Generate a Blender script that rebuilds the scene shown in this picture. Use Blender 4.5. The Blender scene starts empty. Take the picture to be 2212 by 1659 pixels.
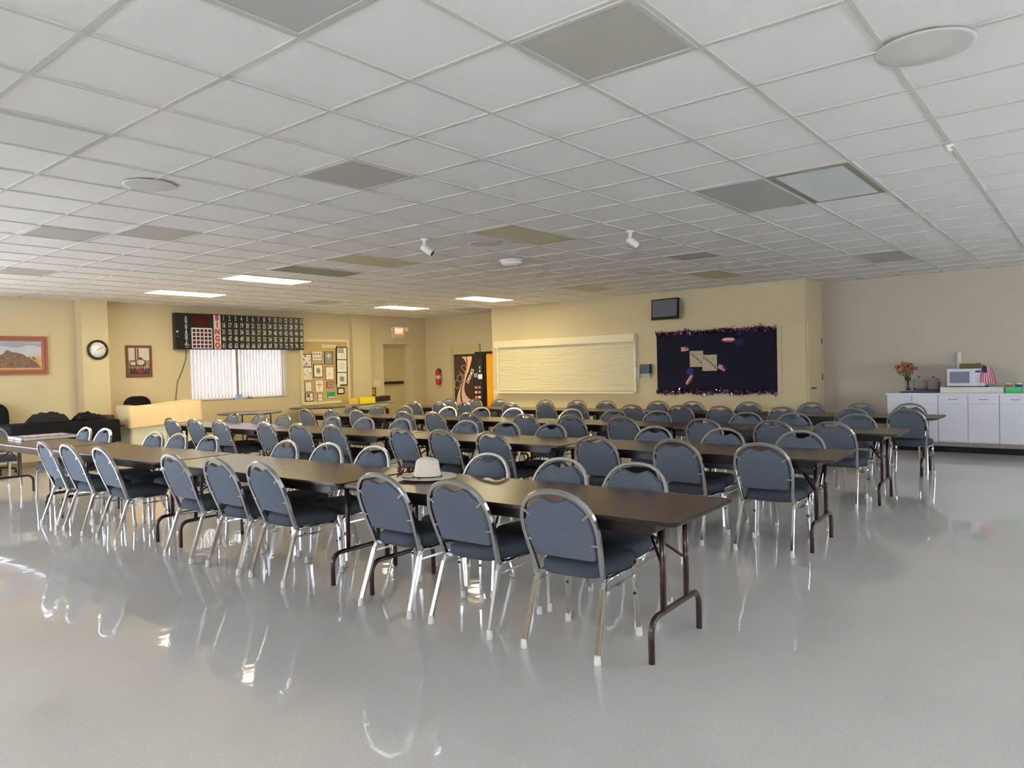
import bpy, bmesh, math, random
from mathutils import Vector, Matrix
random.seed(7)
sc = bpy.context.scene
COL = sc.collection
PI = math.pi

# ------------------------------------------------------------------ camera
F, PW = 1565.877, 2212.0
YAW, PITCH, ROLL = 0.681556, -0.022103, -0.024629
CAM = Vector((-2.43995, -1.96146, 1.5))
f = Vector((math.cos(PITCH)*math.cos(YAW), math.cos(PITCH)*math.sin(YAW), math.sin(PITCH)))
r0 = Vector((math.sin(YAW), -math.cos(YAW), 0)); u0 = r0.cross(f)
r = math.cos(ROLL)*r0 + math.sin(ROLL)*u0
u = -math.sin(ROLL)*r0 + math.cos(ROLL)*u0
cd = bpy.data.cameras.new('camera'); cam = bpy.data.objects.new('camera', cd); COL.objects.link(cam)
M = Matrix(((r.x, u.x, -f.x, CAM.x), (r.y, u.y, -f.y, CAM.y), (r.z, u.z, -f.z, CAM.z), (0, 0, 0, 1)))
cam.matrix_world = M
cd.sensor_width = 36.0; cd.lens = 36.0*F/PW; cd.clip_start = 0.05; cd.clip_end = 200
sc.camera = cam

# ------------------------------------------------------------------ world, light, exposure
sc.view_settings.view_transform = 'Standard'
sc.view_settings.look = 'None'
sc.view_settings.gamma = 1.0
sc.view_settings.use_curve_mapping = False
sc.view_settings.exposure = 0.08
w = bpy.data.worlds.new('world'); sc.world = w; w.use_nodes = True
bg = w.node_tree.nodes['Background']
bg.inputs[0].default_value = (0.80, 0.88, 1.0, 1); bg.inputs[1].default_value = 3.4
CEIL = 2.897

def area(name, loc, rot, sx, sy, power, color):
    l = bpy.data.lights.new(name, 'AREA'); l.shape = 'RECTANGLE'; l.size = sx; l.size_y = sy
    l.energy = power; l.color = color
    o = bpy.data.objects.new(name, l); COL.objects.link(o); o.location = loc; o.rotation_euler = rot
    return o
DAY = (0.80, 0.872, 1.0)
# daylight entering through the big window bays behind the camera and along the left wall, plus one added bay
WB = [(-3.6, -0.8), (5.0, 7.0), (7.3, 9.3)]            # west wall bays (y ranges); first one added to brighten near floor and ceiling
SB = [(1.6, 4.0), (6.4, 8.8)]                          # south wall bays (x ranges)
for a, b in WB:
    area('window_daylight', (-5.02, (a+b)/2, 1.55), (0, -PI/2, 0), 1.5, b-a, 170 if a < 0 else 250, DAY)  # first bay's lamp is added fill for the near field
for a, b in SB:
    area('window_daylight', ((a+b)/2, -6.22, 1.55), (PI/2, 0, 0), b-a, 1.5, 115, (0.76, 0.85, 1.0))
area('window_daylight', (-1.7, 12.42, 1.5), (-PI/2, 0, 0), 3.7, 1.0, 150, DAY)

# ------------------------------------------------------------------ materials
def lin(c):
    c /= 255.0
    return c/12.92 if c <= 0.04045 else ((c+0.055)/1.055)**2.4
def RGB(r_, g_, b_): return (lin(r_), lin(g_), lin(b_), 1)
MATS = {}
def mat(name, col, rough=0.6, metal=0.0, noise=0.0, nscale=20.0, bump=0.0, bscale=60.0, spec=0.5, emit=0.0, coat=0.0, trans=0.0, alpha=1.0, ior=1.45, sheen=0.0, stretch=None):
    if name in MATS: return MATS[name]
    m = bpy.data.materials.new(name); m.use_nodes = True
    nt = m.node_tree; b = nt.nodes['Principled BSDF']
    b.inputs['Base Color'].default_value = col
    b.inputs['Roughness'].default_value = rough
    b.inputs['Metallic'].default_value = metal
    b.inputs['Specular IOR Level'].default_value = spec
    b.inputs['IOR'].default_value = ior
    b.inputs['Coat Weight'].default_value = coat
    b.inputs['Coat Roughness'].default_value = 0.08
    b.inputs['Transmission Weight'].default_value = trans
    b.inputs['Alpha'].default_value = alpha
    if sheen: b.inputs['Sheen Weight'].default_value = sheen
    if emit:
        b.inputs['Emission Color'].default_value = col; b.inputs['Emission Strength'].default_value = emit
    if noise or bump:
        tc = nt.nodes.new('ShaderNodeTexCoord'); mp = nt.nodes.new('ShaderNodeMapping')
        nt.links.new(tc.outputs['Object'], mp.inputs[0])
        if stretch: mp.inputs['Scale'].default_value = stretch
    if noise:
        n = nt.nodes.new('ShaderNodeTexNoise'); n.inputs['Scale'].default_value = nscale; n.inputs['Detail'].default_value = 4
        nt.links.new(mp.outputs[0], n.inputs['Vector'])
        mx = nt.nodes.new('ShaderNodeMix'); mx.data_type = 'RGBA'
        mx.inputs['A'].default_value = tuple(c*(1-noise) for c in col[:3])+(1,)
        mx.inputs['B'].default_value = tuple(min(1, c*(1+noise)) for c in col[:3])+(1,)
        nt.links.new(n.outputs['Fac'], mx.inputs['Factor']); nt.links.new(mx.outputs['Result'], b.inputs['Base Color'])
    if bump:
        n2 = nt.nodes.new('ShaderNodeTexNoise'); n2.inputs['Scale'].default_value = bscale; n2.inputs['Detail'].default_value = 3
        nt.links.new(mp.outputs[0], n2.inputs['Vector'])
        bp = nt.nodes.new('ShaderNodeBump'); bp.inputs['Strength'].default_value = bump; bp.inputs['Distance'].default_value = 0.01
        nt.links.new(n2.outputs['Fac'], bp.inputs['Height']); nt.links.new(bp.outputs[0], b.inputs['Normal'])
    MATS[name] = m
    return m

chrome = mat('polished_chrome', (0.62, 0.62, 0.64, 1), 0.12, 1.0)
satin = mat('satin_chrome', (0.50, 0.50, 0.51, 1), 0.20, 1.0)
seatfab = mat('blue_grey_seat_fabric', RGB(72, 78, 85), 0.95, noise=0.30, nscale=180, bump=0.25, bscale=500, spec=0.12)
backfab = mat('blue_grey_back_lining', RGB(94, 101, 110), 0.95, noise=0.30, nscale=180, bump=0.25, bscale=500, spec=0.12)
rubber = mat('white_rubber', RGB(225, 222, 214), 0.55)
blkplastic = mat('black_plastic', RGB(18, 18, 20), 0.4)
blackcloth = mat('black_cloth', RGB(27, 27, 31), 0.92, noise=0.3, nscale=30, bump=0.4, bscale=40, spec=0.15)
darkcloth = mat('dark_grey_cloth', RGB(38, 37, 37), 0.9, noise=0.3, nscale=25, bump=0.4, bscale=50, spec=0.2)
brownsteel = mat('dark_brown_steel', RGB(58, 40, 36), 0.30, 0.3, coat=0.4)
edgeblk = mat('black_edge_band', RGB(30, 22, 20), 0.35)
wallpaint = mat('tan_wall_paint', RGB(206, 190, 150), 0.62, noise=0.03, nscale=3, bump=0.12, bscale=220)
white = mat('white_paint', RGB(232, 230, 222), 0.5)
offwhite = mat('cream_painted_metal', RGB(226, 216, 184), 0.36, coat=0.2)
cabwhite = mat('white_cabinet_paint', RGB(222, 222, 226), 0.4)
creamtrim = mat('cream_trim_paint', RGB(224, 212, 164), 0.5)
doorpaint = mat('door_paint', RGB(200, 184, 136), 0.5)
greylens = mat('grey_unlit_lens', RGB(184, 183, 178), 0.45, noise=0.05, nscale=4)
whitelens = mat('white_unlit_lens', RGB(226, 226, 222), 0.4)
lensyel = mat('aged_lens', RGB(194, 189, 160), 0.5, noise=0.05, nscale=5)
speakerm = mat('perforated_grille', RGB(212, 210, 202), 0.7, noise=0.1, nscale=400)
ventm = mat('vent_metal', RGB(182, 178, 168), 0.55, noise=.05, nscale=4)
blackm = mat('matt_black', RGB(14, 14, 16), 0.55)
paper = mat('white_paper', RGB(240, 240, 236), 0.7)
cream_paper = mat('cream_paper', RGB(238, 230, 196), 0.7)
cork = mat('cork_board', RGB(196, 170, 112), 0.9, noise=0.2, nscale=120)
woodred = mat('reddish_wood', RGB(128, 70, 48), 0.4, noise=0.25, nscale=10, stretch=(1, 1, 8))
woodbrown = mat('brown_wood_frame', RGB(110, 66, 40), 0.4, noise=0.2, nscale=12)
glassm = mat('clear_glass', (0.96, 0.98, 1, 1), 0.0, trans=1.0, ior=1.14)
winglass = mat('window_glass', (1, 1, 1, 1), 0.0, trans=1.0, ior=1.02)
lit = mat('lit_diffuser', (1.0, 0.84, 0.50, 1), 0.5, emit=28.0)
red = mat('red_paint', RGB(190, 24, 30), 0.35)
silver = mat('satin_metal', (0.55, 0.55, 0.55, 1), 0.3, 1.0)

def ceiling_mat():
    m = mat('acoustic_tile', RGB(236, 232, 227), 0.92, spec=0.2, noise=0.035, nscale=160, bump=0.35, bscale=260)
    return m
def floor_mat():
    m = bpy.data.materials.new('waxed_vinyl_tile'); m.use_nodes = True
    nt = m.node_tree; b = nt.nodes['Principled BSDF']; N = nt.nodes.new; L = nt.links.new
    tc = N('ShaderNodeTexCoord')
    br = N('ShaderNodeTexBrick'); br.offset = 0.0; br.squash = 1.0
    br.inputs['Scale'].default_value = 1.0; br.inputs['Brick Width'].default_value = 0.3048; br.inputs['Row Height'].default_value = 0.3048
    br.inputs['Mortar Size'].default_value = 0.0010; br.inputs['Mortar Smooth'].default_value = 0.3; br.inputs['Bias'].default_value = 0.0
    br.inputs['Color1'].default_value = RGB(222, 217, 210); br.inputs['Color2'].default_value = RGB(220, 215, 208); br.inputs['Mortar'].default_value = RGB(210, 204, 196)
    L(tc.outputs['Object'], br.inputs['Vector'])
    n = N('ShaderNodeTexNoise'); n.inputs['Scale'].default_value = 90; n.inputs['Detail'].default_value = 5; n.inputs['Roughness'].default_value = 0.7
    L(tc.outputs['Object'], n.inputs['Vector'])
    cr = N('ShaderNodeMapRange'); cr.inputs['From Min'].default_value = 0.3; cr.inputs['From Max'].default_value = 0.7; cr.inputs['To Min'].default_value = 0.84; cr.inputs['To Max'].default_value = 1.06
    L(n.outputs['Fac'], cr.inputs['Value'])
    n2 = N('ShaderNodeTexNoise'); n2.inputs['Scale'].default_value = 0.8; n2.inputs['Detail'].default_value = 4
    L(tc.outputs['Object'], n2.inputs['Vector'])
    cr2 = N('ShaderNodeMapRange'); cr2.inputs['From Min'].default_value = 0.35; cr2.inputs['From Max'].default_value = 0.65; cr2.inputs['To Min'].default_value = 0.95; cr2.inputs['To Max'].default_value = 1.03
    L(n2.outputs['Fac'], cr2.inputs['Value'])
    mu = N('ShaderNodeMath'); mu.operation = 'MULTIPLY'; L(cr.outputs[0], mu.inputs[0]); L(cr2.outputs[0], mu.inputs[1])
    vm = N('ShaderNodeVectorMath'); vm.operation = 'SCALE'; L(br.outputs['Color'], vm.inputs[0]); L(mu.outputs[0], vm.inputs['Scale'])
    L(vm.outputs[0], b.inputs['Base Color'])
    rr = N('ShaderNodeMapRange'); rr.inputs['From Min'].default_value = 0.3; rr.inputs['From Max'].default_value = 0.7; rr.inputs['To Min'].default_value = 0.02; rr.inputs['To Max'].default_value = 0.06
    L(n2.outputs['Fac'], rr.inputs['Value']); L(rr.outputs[0], b.inputs['Coat Roughness']); b.inputs['Roughness'].default_value = 0.45
    b.inputs['Specular IOR Level'].default_value = 0.3
    b.inputs['Coat Weight'].default_value = 1.0; b.inputs['Coat IOR'].default_value = 1.7
    n3 = N('ShaderNodeTexNoise'); n3.inputs['Scale'].default_value = 5; n3.inputs['Detail'].default_value = 2
    L(tc.outputs['Object'], n3.inputs['Vector'])
    bp = N('ShaderNodeBump'); bp.inputs['Strength'].default_value = 0.08; bp.inputs['Distance'].default_value = 0.02
    L(n3.outputs['Fac'], bp.inputs['Height']); L(bp.outputs[0], b.inputs['Normal']); L(bp.outputs[0], b.inputs['Coat Normal'])
    return m
def laminate_mat():
    m = bpy.data.materials.new('walnut_laminate'); m.use_nodes = True
    nt = m.node_tree; b = nt.nodes['Principled BSDF']; N = nt.nodes.new; L = nt.links.new
    tc = N('ShaderNodeTexCoord'); mp = N('ShaderNodeMapping'); mp.inputs['Scale'].default_value = (16, 1.2, 1)
    L(tc.outputs['Object'], mp.inputs[0])
    n = N('ShaderNodeTexNoise'); n.inputs['Scale'].default_value = 4; n.inputs['Detail'].default_value = 6; n.inputs['Distortion'].default_value = 0.6
    L(mp.outputs[0], n.inputs['Vector'])
    cr = N('ShaderNodeValToRGB'); cr.color_ramp.elements[0].position = 0.3; cr.color_ramp.elements[0].color = RGB(58, 38, 26)
    cr.color_ramp.elements[1].position = 0.75; cr.color_ramp.elements[1].color = RGB(92, 63, 42)
    L(n.outputs['Fac'], cr.inputs[0]); L(cr.outputs[0], b.inputs['Base Color'])
    b.inputs['Roughness'].default_value = 0.27; b.inputs['Specular IOR Level'].default_value = 0.6
    return m
laminate = laminate_mat()

# ------------------------------------------------------------------ mesh helpers
class MB:
    def __init__(s): s.v = []; s.f = []; s.m = []; s.sm = []
    def add(s, vs, fs, mi=0, smooth=False, T=None):
        o = len(s.v)
        for p in vs:
            p = Vector(p)
            s.v.append(T @ p if T else p)
        for q in fs:
            s.f.append([i+o for i in q]); s.m.append(mi); s.sm.append(smooth)
        return s
    def box(s, x0, x1, y0, y1, z0, z1, mi=0, T=None):
        if x0 > x1: x0, x1 = x1, x0
        if y0 > y1: y0, y1 = y1, y0
        if z0 > z1: z0, z1 = z1, z0
        return s.add([(x0,y0,z0),(x1,y0,z0),(x1,y1,z0),(x0,y1,z0),(x0,y0,z1),(x1,y0,z1),(x1,y1,z1),(x0,y1,z1)],
                     [(0,3,2,1),(4,5,6,7),(0,1,5,4),(1,2,6,5),(2,3,7,6),(3,0,4,7)], mi, False, T)
    def rbox(s, x0, x1, y0, y1, z0, z1, rad, mi=0, seg=3, T=None):
        """box with rounded vertical corners and a small edge chamfer"""
        pts = []
        for cx, cy, a0 in ((x1-rad, y1-rad, 0), (x0+rad, y1-rad, 90), (x0+rad, y0+rad, 180), (x1-rad, y0+rad, 270)):
            for k in range(seg+1):
                a = math.radians(a0+90*k/seg); pts.append((cx+rad*math.cos(a), cy+rad*math.sin(a)))
        c = min(rad, z1-z0)*0.25
        return s.loft([(pts, z0, -c), (pts, z0+c, 0), (pts, z1-c, 0), (pts, z1, -c)], mi, T=T)
    def loft(s, layers, mi=0, T=None, smooth=False):
        n = len(layers[0][0]); vs = []
        for pts, z, off in layers:
            cx = sum(p[0] for p in pts)/n; cy = sum(p[1] for p in pts)/n
            for p in pts:
                dx, dy = p[0]-cx, p[1]-cy; d = math.hypot(dx, dy) or 1
                k = max(0, (d+off)/d)
                vs.append((cx+dx*k, cy+dy*k, z))
        fs = []
        for l in range(len(layers)-1):
            for i in range(n):
                j = (i+1) % n
                fs.append((l*n+i, l*n+j, (l+1)*n+j, (l+1)*n+i))
        fs.append(tuple(reversed(range(n)))); fs.append(tuple(range((len(layers)-1)*n, len(layers)*n)))
        return s.add(vs, fs, mi, smooth, T)
    def prism(s, pts, d0, d1, axis='z', mi=0, T=None):
        n = len(pts)
        def P(p, d):
            return {'z': (p[0], p[1], d), 'y': (p[0], d, p[1]), 'x': (d, p[0], p[1])}[axis]
        vs = [P(p, d0) for p in pts]+[P(p, d1) for p in pts]
        fs = [tuple(range(n-1, -1, -1)), tuple(range(n, 2*n))]+[(i, (i+1) % n, n+(i+1) % n, n+i) for i in range(n)]
        return s.add(vs, fs, mi, False, T)
    def tube(s, pts, ra, rb=None, n=8, mi=0, T=None, up=None, caps=True, sq=False):
        rb = rb or ra; pts = [Vector(p) for p in pts]; vs = []; prevn = None
        ras = ra if isinstance(ra, (list, tuple)) else [ra]*len(pts)
        rbs = rb if isinstance(rb, (list, tuple)) else [rb]*len(pts)
        for i, p in enumerate(pts):
            t = ((pts[min(i+1, len(pts)-1)]-pts[max(i-1, 0)]).normalized())
            ref = Vector(up) if up else (prevn if prevn else (Vector((0, 0, 1)) if abs(t.z) < .9 else Vector((1, 0, 0))))
            nn = ref - t*ref.dot(t)
            nn = nn.normalized() if nn.length > 1e-6 else t.orthogonal().normalized()
            prevn = nn; bb = t.cross(nn)
            for k in range(n):
                a = 2*PI*k/n+PI/n
                if sq: ca, sa = ((1, .72), (.72, 1), (-.72, 1), (-1, .72), (-1, -.72), (-.72, -1), (.72, -1), (1, -.72))[k]
                else: ca, sa = math.cos(a), math.sin(a)
                vs.append(p+nn*ca*ras[i]+bb*sa*rbs[i])
        fs = [(i*n+k, i*n+(k+1) % n, (i+1)*n+(k+1) % n, (i+1)*n+k) for i in range(len(pts)-1) for k in range(n)]
        s.add(vs, fs, mi, n > 5 and not sq, T)
        o = len(s.v)-len(vs)
        if caps:
            s.f.append([o+k for k in reversed(range(n))]); s.m.append(mi); s.sm.append(False)
            s.f.append([o+(len(pts)-1)*n+k for k in range(n)]); s.m.append(mi); s.sm.append(False)
        return s
    def lathe(s, prof, n=20, mi=0, T=None, sx=1, sy=1, smooth=True):
        vs = []; fs = []
        for rr, z in prof:
            for k in range(n):
                a = 2*PI*k/n; vs.append((rr*sx*math.cos(a), rr*sy*math.sin(a), z))
        for i in range(len(prof)-1):
            for k in range(n): fs.append((i*n+k, i*n+(k+1) % n, (i+1)*n+(k+1) % n, (i+1)*n+k))
        fs.append(tuple(reversed(range(n)))); fs.append(tuple(range((len(prof)-1)*n, len(prof)*n)))
        return s.add(vs, fs, mi, smooth, T)
    def quad(s, a, b, c, d, mi=0, T=None): return s.add([a, b, c, d], [(0, 1, 2, 3)], mi, False, T)
    def mesh(s, name, mats):
        me = bpy.data.meshes.new(name); me.from_pydata([tuple(v) for v in s.v], [], s.f)
        for m in (mats if isinstance(mats, (list, tuple)) else [mats]): me.materials.append(m)
        for i, p in enumerate(me.polygons):
            p.material_index = s.m[i]; p.use_smooth = s.sm[i]
        bm = bmesh.new(); bm.from_mesh(me); bmesh.ops.recalc_face_normals(bm, faces=bm.faces); bm.to_mesh(me); bm.free()
        me.update(); return me
    def build(s, name, mats, parent=None, loc=None, rz=0, auto=True):
        me = s.mesh(name, mats)
        return put(name, me, parent, loc, rz)
def put(name, me, parent=None, loc=None, rz=0):
    o = bpy.data.objects.new(name, me); COL.objects.link(o)
    if parent: o.parent = parent
    if loc: o.location = loc
    o.rotation_euler = (0, 0, rz)
    return o
def tag(o, label, cat, group=None):
    o['label'] = label; o['category'] = cat
    if group: o['group'] = group
    return o
def thing(name, label, cat, loc=(0, 0, 0), rz=0, group=None):
    o = bpy.data.objects.new(name, None); COL.objects.link(o); o.empty_display_size = 0.1
    o.location = loc; o.rotation_euler = (0, 0, rz)
    return tag(o, label, cat, group)
def struct(o): o['kind'] = 'structure'; return o
def copy_tree(o, parent=None):
    c = o.copy(); COL.objects.link(c); c.parent = parent
    for ch in list(o.children): copy_tree(ch, c)
    return c
def arc(cx, cz, rad, a0, a1, n):
    return [(cx+rad*math.cos(math.radians(a0+(a1-a0)*k/n)), cz+rad*math.sin(math.radians(a0+(a1-a0)*k/n))) for k in range(n+1)]
def text_mesh(name, body, size, m, T, parent, sx=1.0, extrude=0.0015, shear=0.0, bold=0.0, align='CENTER'):
    c = bpy.data.curves.new(name, 'FONT'); c.body = body; c.size = size; c.extrude = extrude; c.shear = shear
    c.offset = bold; c.align_x = align; c.align_y = 'CENTER'; c.resolution_u = 3
    t = bpy.data.objects.new(name, c); COL.objects.link(t)
    dg = bpy.context.evaluated_depsgraph_get()
    me = bpy.data.meshes.new_from_object(t.evaluated_get(dg))
    bpy.data.objects.remove(t); bpy.data.curves.remove(c)
    me.transform(Matrix.Diagonal((sx, 1, 1, 1))); me.transform(T)
    me.materials.clear(); me.materials.append(m)
    me.name = name
    return me
def joined(name, meshes, mats, parent=None, loc=None):
    bm = bmesh.new()
    for k, me in enumerate(meshes):
        n0 = len(bm.faces); bm.from_mesh(me)
        bm.faces.ensure_lookup_table()
        mi = mats.index(me.materials[0])
        for fc in bm.faces[n0:]: fc.material_index = mi
    me2 = bpy.data.meshes.new(name); bm.to_mesh(me2); bm.free()
    for m in mats: me2.materials.append(m)
    return put(name, me2, parent, loc)

# wall frames: local (u right in view, d out of the wall, v up)  -> world
def frameL(x, z, y=12.2):    # left wall, facing -y ; u=+x
    return Matrix(((1, 0, 0, x), (0, -1, 0, y), (0, 0, 1, z), (0, 0, 0, 1)))
def frameB(y, z, x=10.4):    # wall facing -x ; u=-y
    return Matrix(((0, -1, 0, x), (-1, 0, 0, y), (0, 0, 1, z), (0, 0, 0, 1)))
# local text transform inside (u,d,v) frame: text xy -> u,v ; text z -> d
TXT = Matrix(((1, 0, 0, 0), (0, 0, 1, 0), (0, 1, 0, 0), (0, 0, 0, 1)))

# ================================================================== ROOM
X0, X1, Y0, Y1 = -4.8, 11.35, -6.0, 12.2
XS = 10.4                         # face of the projecting serving wall
KY0, KY1 = 1.95, 9.02
fl = struct(MB().box(X0-.3, X1+.3, Y0-.3, Y1+.9, -0.12, 0).build('floor', floor_mat()))
ce = struct(MB().box(X0-.3, X1+.3, Y0-.3, Y1+.9, CEIL, CEIL+0.12).build('ceiling', ceiling_mat()))
GX, GY = 0.6096, 0.6067
g = MB()
k = math.ceil(X0/GX)
while k*GX < X1:
    g.box(k*GX-.012, k*GX+.012, Y0, Y1, CEIL-.007, CEIL-.0005); k += 1
k = math.ceil(Y0/GY)
while k*GY < Y1:
    g.box(X0, X1, k*GY-.012, k*GY+.012, CEIL-.0075, CEIL-.0005); k += 1
grid = g.build('ceiling_grid', mat('painted_tee_bar', RGB(206, 203, 194), 0.45), ce)

def wall_with_holes(name, u0, u1, z1, holes, mk, m):
    """holes sorted (u0,u1,z0,z1); mk(mb,u0,u1,z0,z1) adds a box"""
    b = MB(); cur = u0
    for h in holes:
        mk(b, cur, h[0], 0, z1)
        if h[2] > 0: mk(b, h[0], h[1], 0, h[2])
        if h[3] < z1: mk(b, h[0], h[1], h[3], z1)
        cur = h[1]
    mk(b, cur, u1, 0, z1)
    return struct(b.build(name, m))
T_ = 0.25
wall_with_holes('wall_left', X0, X1+T_, CEIL, [(-3.6, 0.2, .97, 2.03), (4.79, 7.05, .97, 2.20), (9.85, 10.83, 0, 2.19)],
                lambda b, a, c, z0, z1: b.box(a, c, Y1, Y1+T_, z0, z1), wallpaint)
wall_with_holes('wall_behind', Y0, Y1, CEIL, [(a, b, .8, 2.3) for a, b in WB],
                lambda b, a, c, z0, z1: b.box(X0-T_, X0, a, c, z0, z1), wallpaint)
wall_with_holes('wall_front', X0, X1, CEIL, [(a, b, .8, 2.3) for a, b in SB],
                lambda b, a, c, z0, z1: b.box(a, c, Y0-T_, Y0, z0, z1), wallpaint)
struct(MB().box(X1, X1+.2, KY1, Y1, 0, CEIL).build('wall_recess', wallpaint))
struct(MB().box(X1, X1+.2, Y0, KY0+.15, 0, CEIL).build('wall_right', mat('grey_beige_wall_paint', RGB(194, 184, 164), 0.62, noise=0.03, nscale=3, bump=0.12, bscale=220)))  # wall paint greyed to stand in for the dimmer light here
wb = MB(); wb.box(XS, XS+.15, KY0, KY1, 0, CEIL); wb.box(XS+.15, X1, KY0, KY0+.15, 0, CEIL); wb.box(XS+.15, X1, KY1-.15, KY1, 0, CEIL)
struct(wb.build('wall_back', wallpaint))
struct(MB().box(2.72, 3.16, 11.93, Y1-.001, 0, CEIL).build('trim_1', wallpaint))
struct(MB().box(8.80, 9.36, 12.10, Y1-.001, 0, CEIL).build('trim_2', wallpaint))
# vinyl cove bases
base = mat('vinyl_cove_base', RGB(150, 132, 98), 0.5)
bl = MB()
for a, b_ in ((X0, 2.72), (3.16, 8.80), (9.36, 9.85), (10.83, X1)): bl.box(a, b_, Y1-.008, Y1-.0005, 0, .10)
struct(bl.build('baseboard_left', base))
struct(MB().box(XS-.008, XS-.0005, KY0, KY1, 0, .10).build('baseboard_back', base))

# windows
def window(n, T, wd, ht, z0, mull, blinds=False):
    """T: frame at the inner wall plane, u in 0..wd ; glass set back into the wall"""
    b = MB(); alu = mat('window_aluminium', RGB(150, 120, 92), 0.4)
    d = -0.17; t = .05
    for a0, a1, c0, c1 in ((0, wd, 0, t), (0, wd, ht-t, ht), (0, t, t, ht-t), (wd-t, wd, t, ht-t)):
        b.box(a0, a1, d-.05, d, c0, c1, T=T)
    for x in mull: b.box(x-.025, x+.025, d-.045, d-.005, t, ht-t, T=T)
    o = b.build('window_%d' % n, alu); struct(o)
    gl = MB().box(t, wd-t, d-.030, d-.024, t, ht-t, T=T).build('pane', winglass, o)
    return o
window(1, frameL(4.79, .97), 2.26, 1.23, .97, [1.13])
window(2, frameL(-3.6, .97), 3.8, 1.06, .97, [1.27, 2.53])
n = 3
for a, b_ in WB:  # the first of these windows is added to go with its fill lamp
    Tm = Matrix(((0, 1, 0, X0), (1, 0, 0, a), (0, 0, 1, .8), (0, 0, 0, 1)))
    window(n, Tm, b_-a, 1.5, .8, [(b_-a)/2]); n += 1
for a, b_ in SB:
    Tm = Matrix(((1, 0, 0, a), (0, 1, 0, Y0), (0, 0, 1, .8), (0, 0, 0, 1)))
    window(n, Tm, b_-a, 1.5, .8, [(b_-a)/2]); n += 1

# exit door in its recess
d1 = MB()
d1.box(9.85, 10.83, 12.53, 12.58, 0.01, 2.13)
o = struct(d1.build('door_1', doorpaint))
MB().box(9.80, 9.852, 12.451, 12.66, 0, 2.19).box(10.828, 10.88, 12.451, 12.66, 0, 2.19).box(9.80, 10.88, 12.451, 12.66, 2.12, 2.25).build('door_frame', wallpaint, o)
pb = MB().box(9.86, 10.74, 12.44, 12.475, 1.155, 1.225).box(9.88, 9.94, 12.47, 12.53, 1.16, 1.22).box(10.66, 10.72, 12.47, 12.53, 1.16, 1.22)
pb.build('push_bar', mat('dark_bronze', RGB(60, 48, 36), 0.35, 0.5), o)
# door behind the vending machine
d2 = struct(MB().box(X1-.025, X1-.0005, 10.30, 11.17, 0.005, 2.06).build('door_2', doorpaint))
fb = MB()
for a, b_ in ((11.17, 11.25), (10.22, 10.30)): fb.box(X1-.05, X1-.0005, a, b_, 0, 2.14)
fb.box(X1-.05, X1-.0005, 10.30, 11.17, 2.06, 2.14); fb.build('door_frame', doorpaint, d2)
# door in the return wall beside the counter
d3 = struct(MB().box(10.50, 11.22, KY0-.02, KY0-.0005, 0.005, 2.07).build('door_3', wallpaint))
fb = MB()
for a, b_ in ((10.43, 10.50), (11.22, 11.29)): fb.box(a, b_, KY0-.035, KY0-.0005, 0, 2.14)
fb.box(10.50, 11.22, KY0-.035, KY0-.0005, 2.07, 2.14); fb.build('door_frame', wallpaint, d3)
MB().tube([(10.62, KY0-.02, 1.02), (10.62, KY0-.07, 1.02)], .012).tube([(10.62, KY0-.07, 1.02), (10.74, KY0-.07, 1.02)], .01).build('door_handle', mat('aged_bronze', RGB(70, 60, 45), .4, .8), d3)
for z in (.3, 1.15, 1.8): MB().tube([(11.225, KY0-.03, z), (11.225, KY0-.03, z+.1)], .009).build('hinge', mat('aged_bronze', RGB(70, 60, 45), .4, .8), d3)

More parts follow.
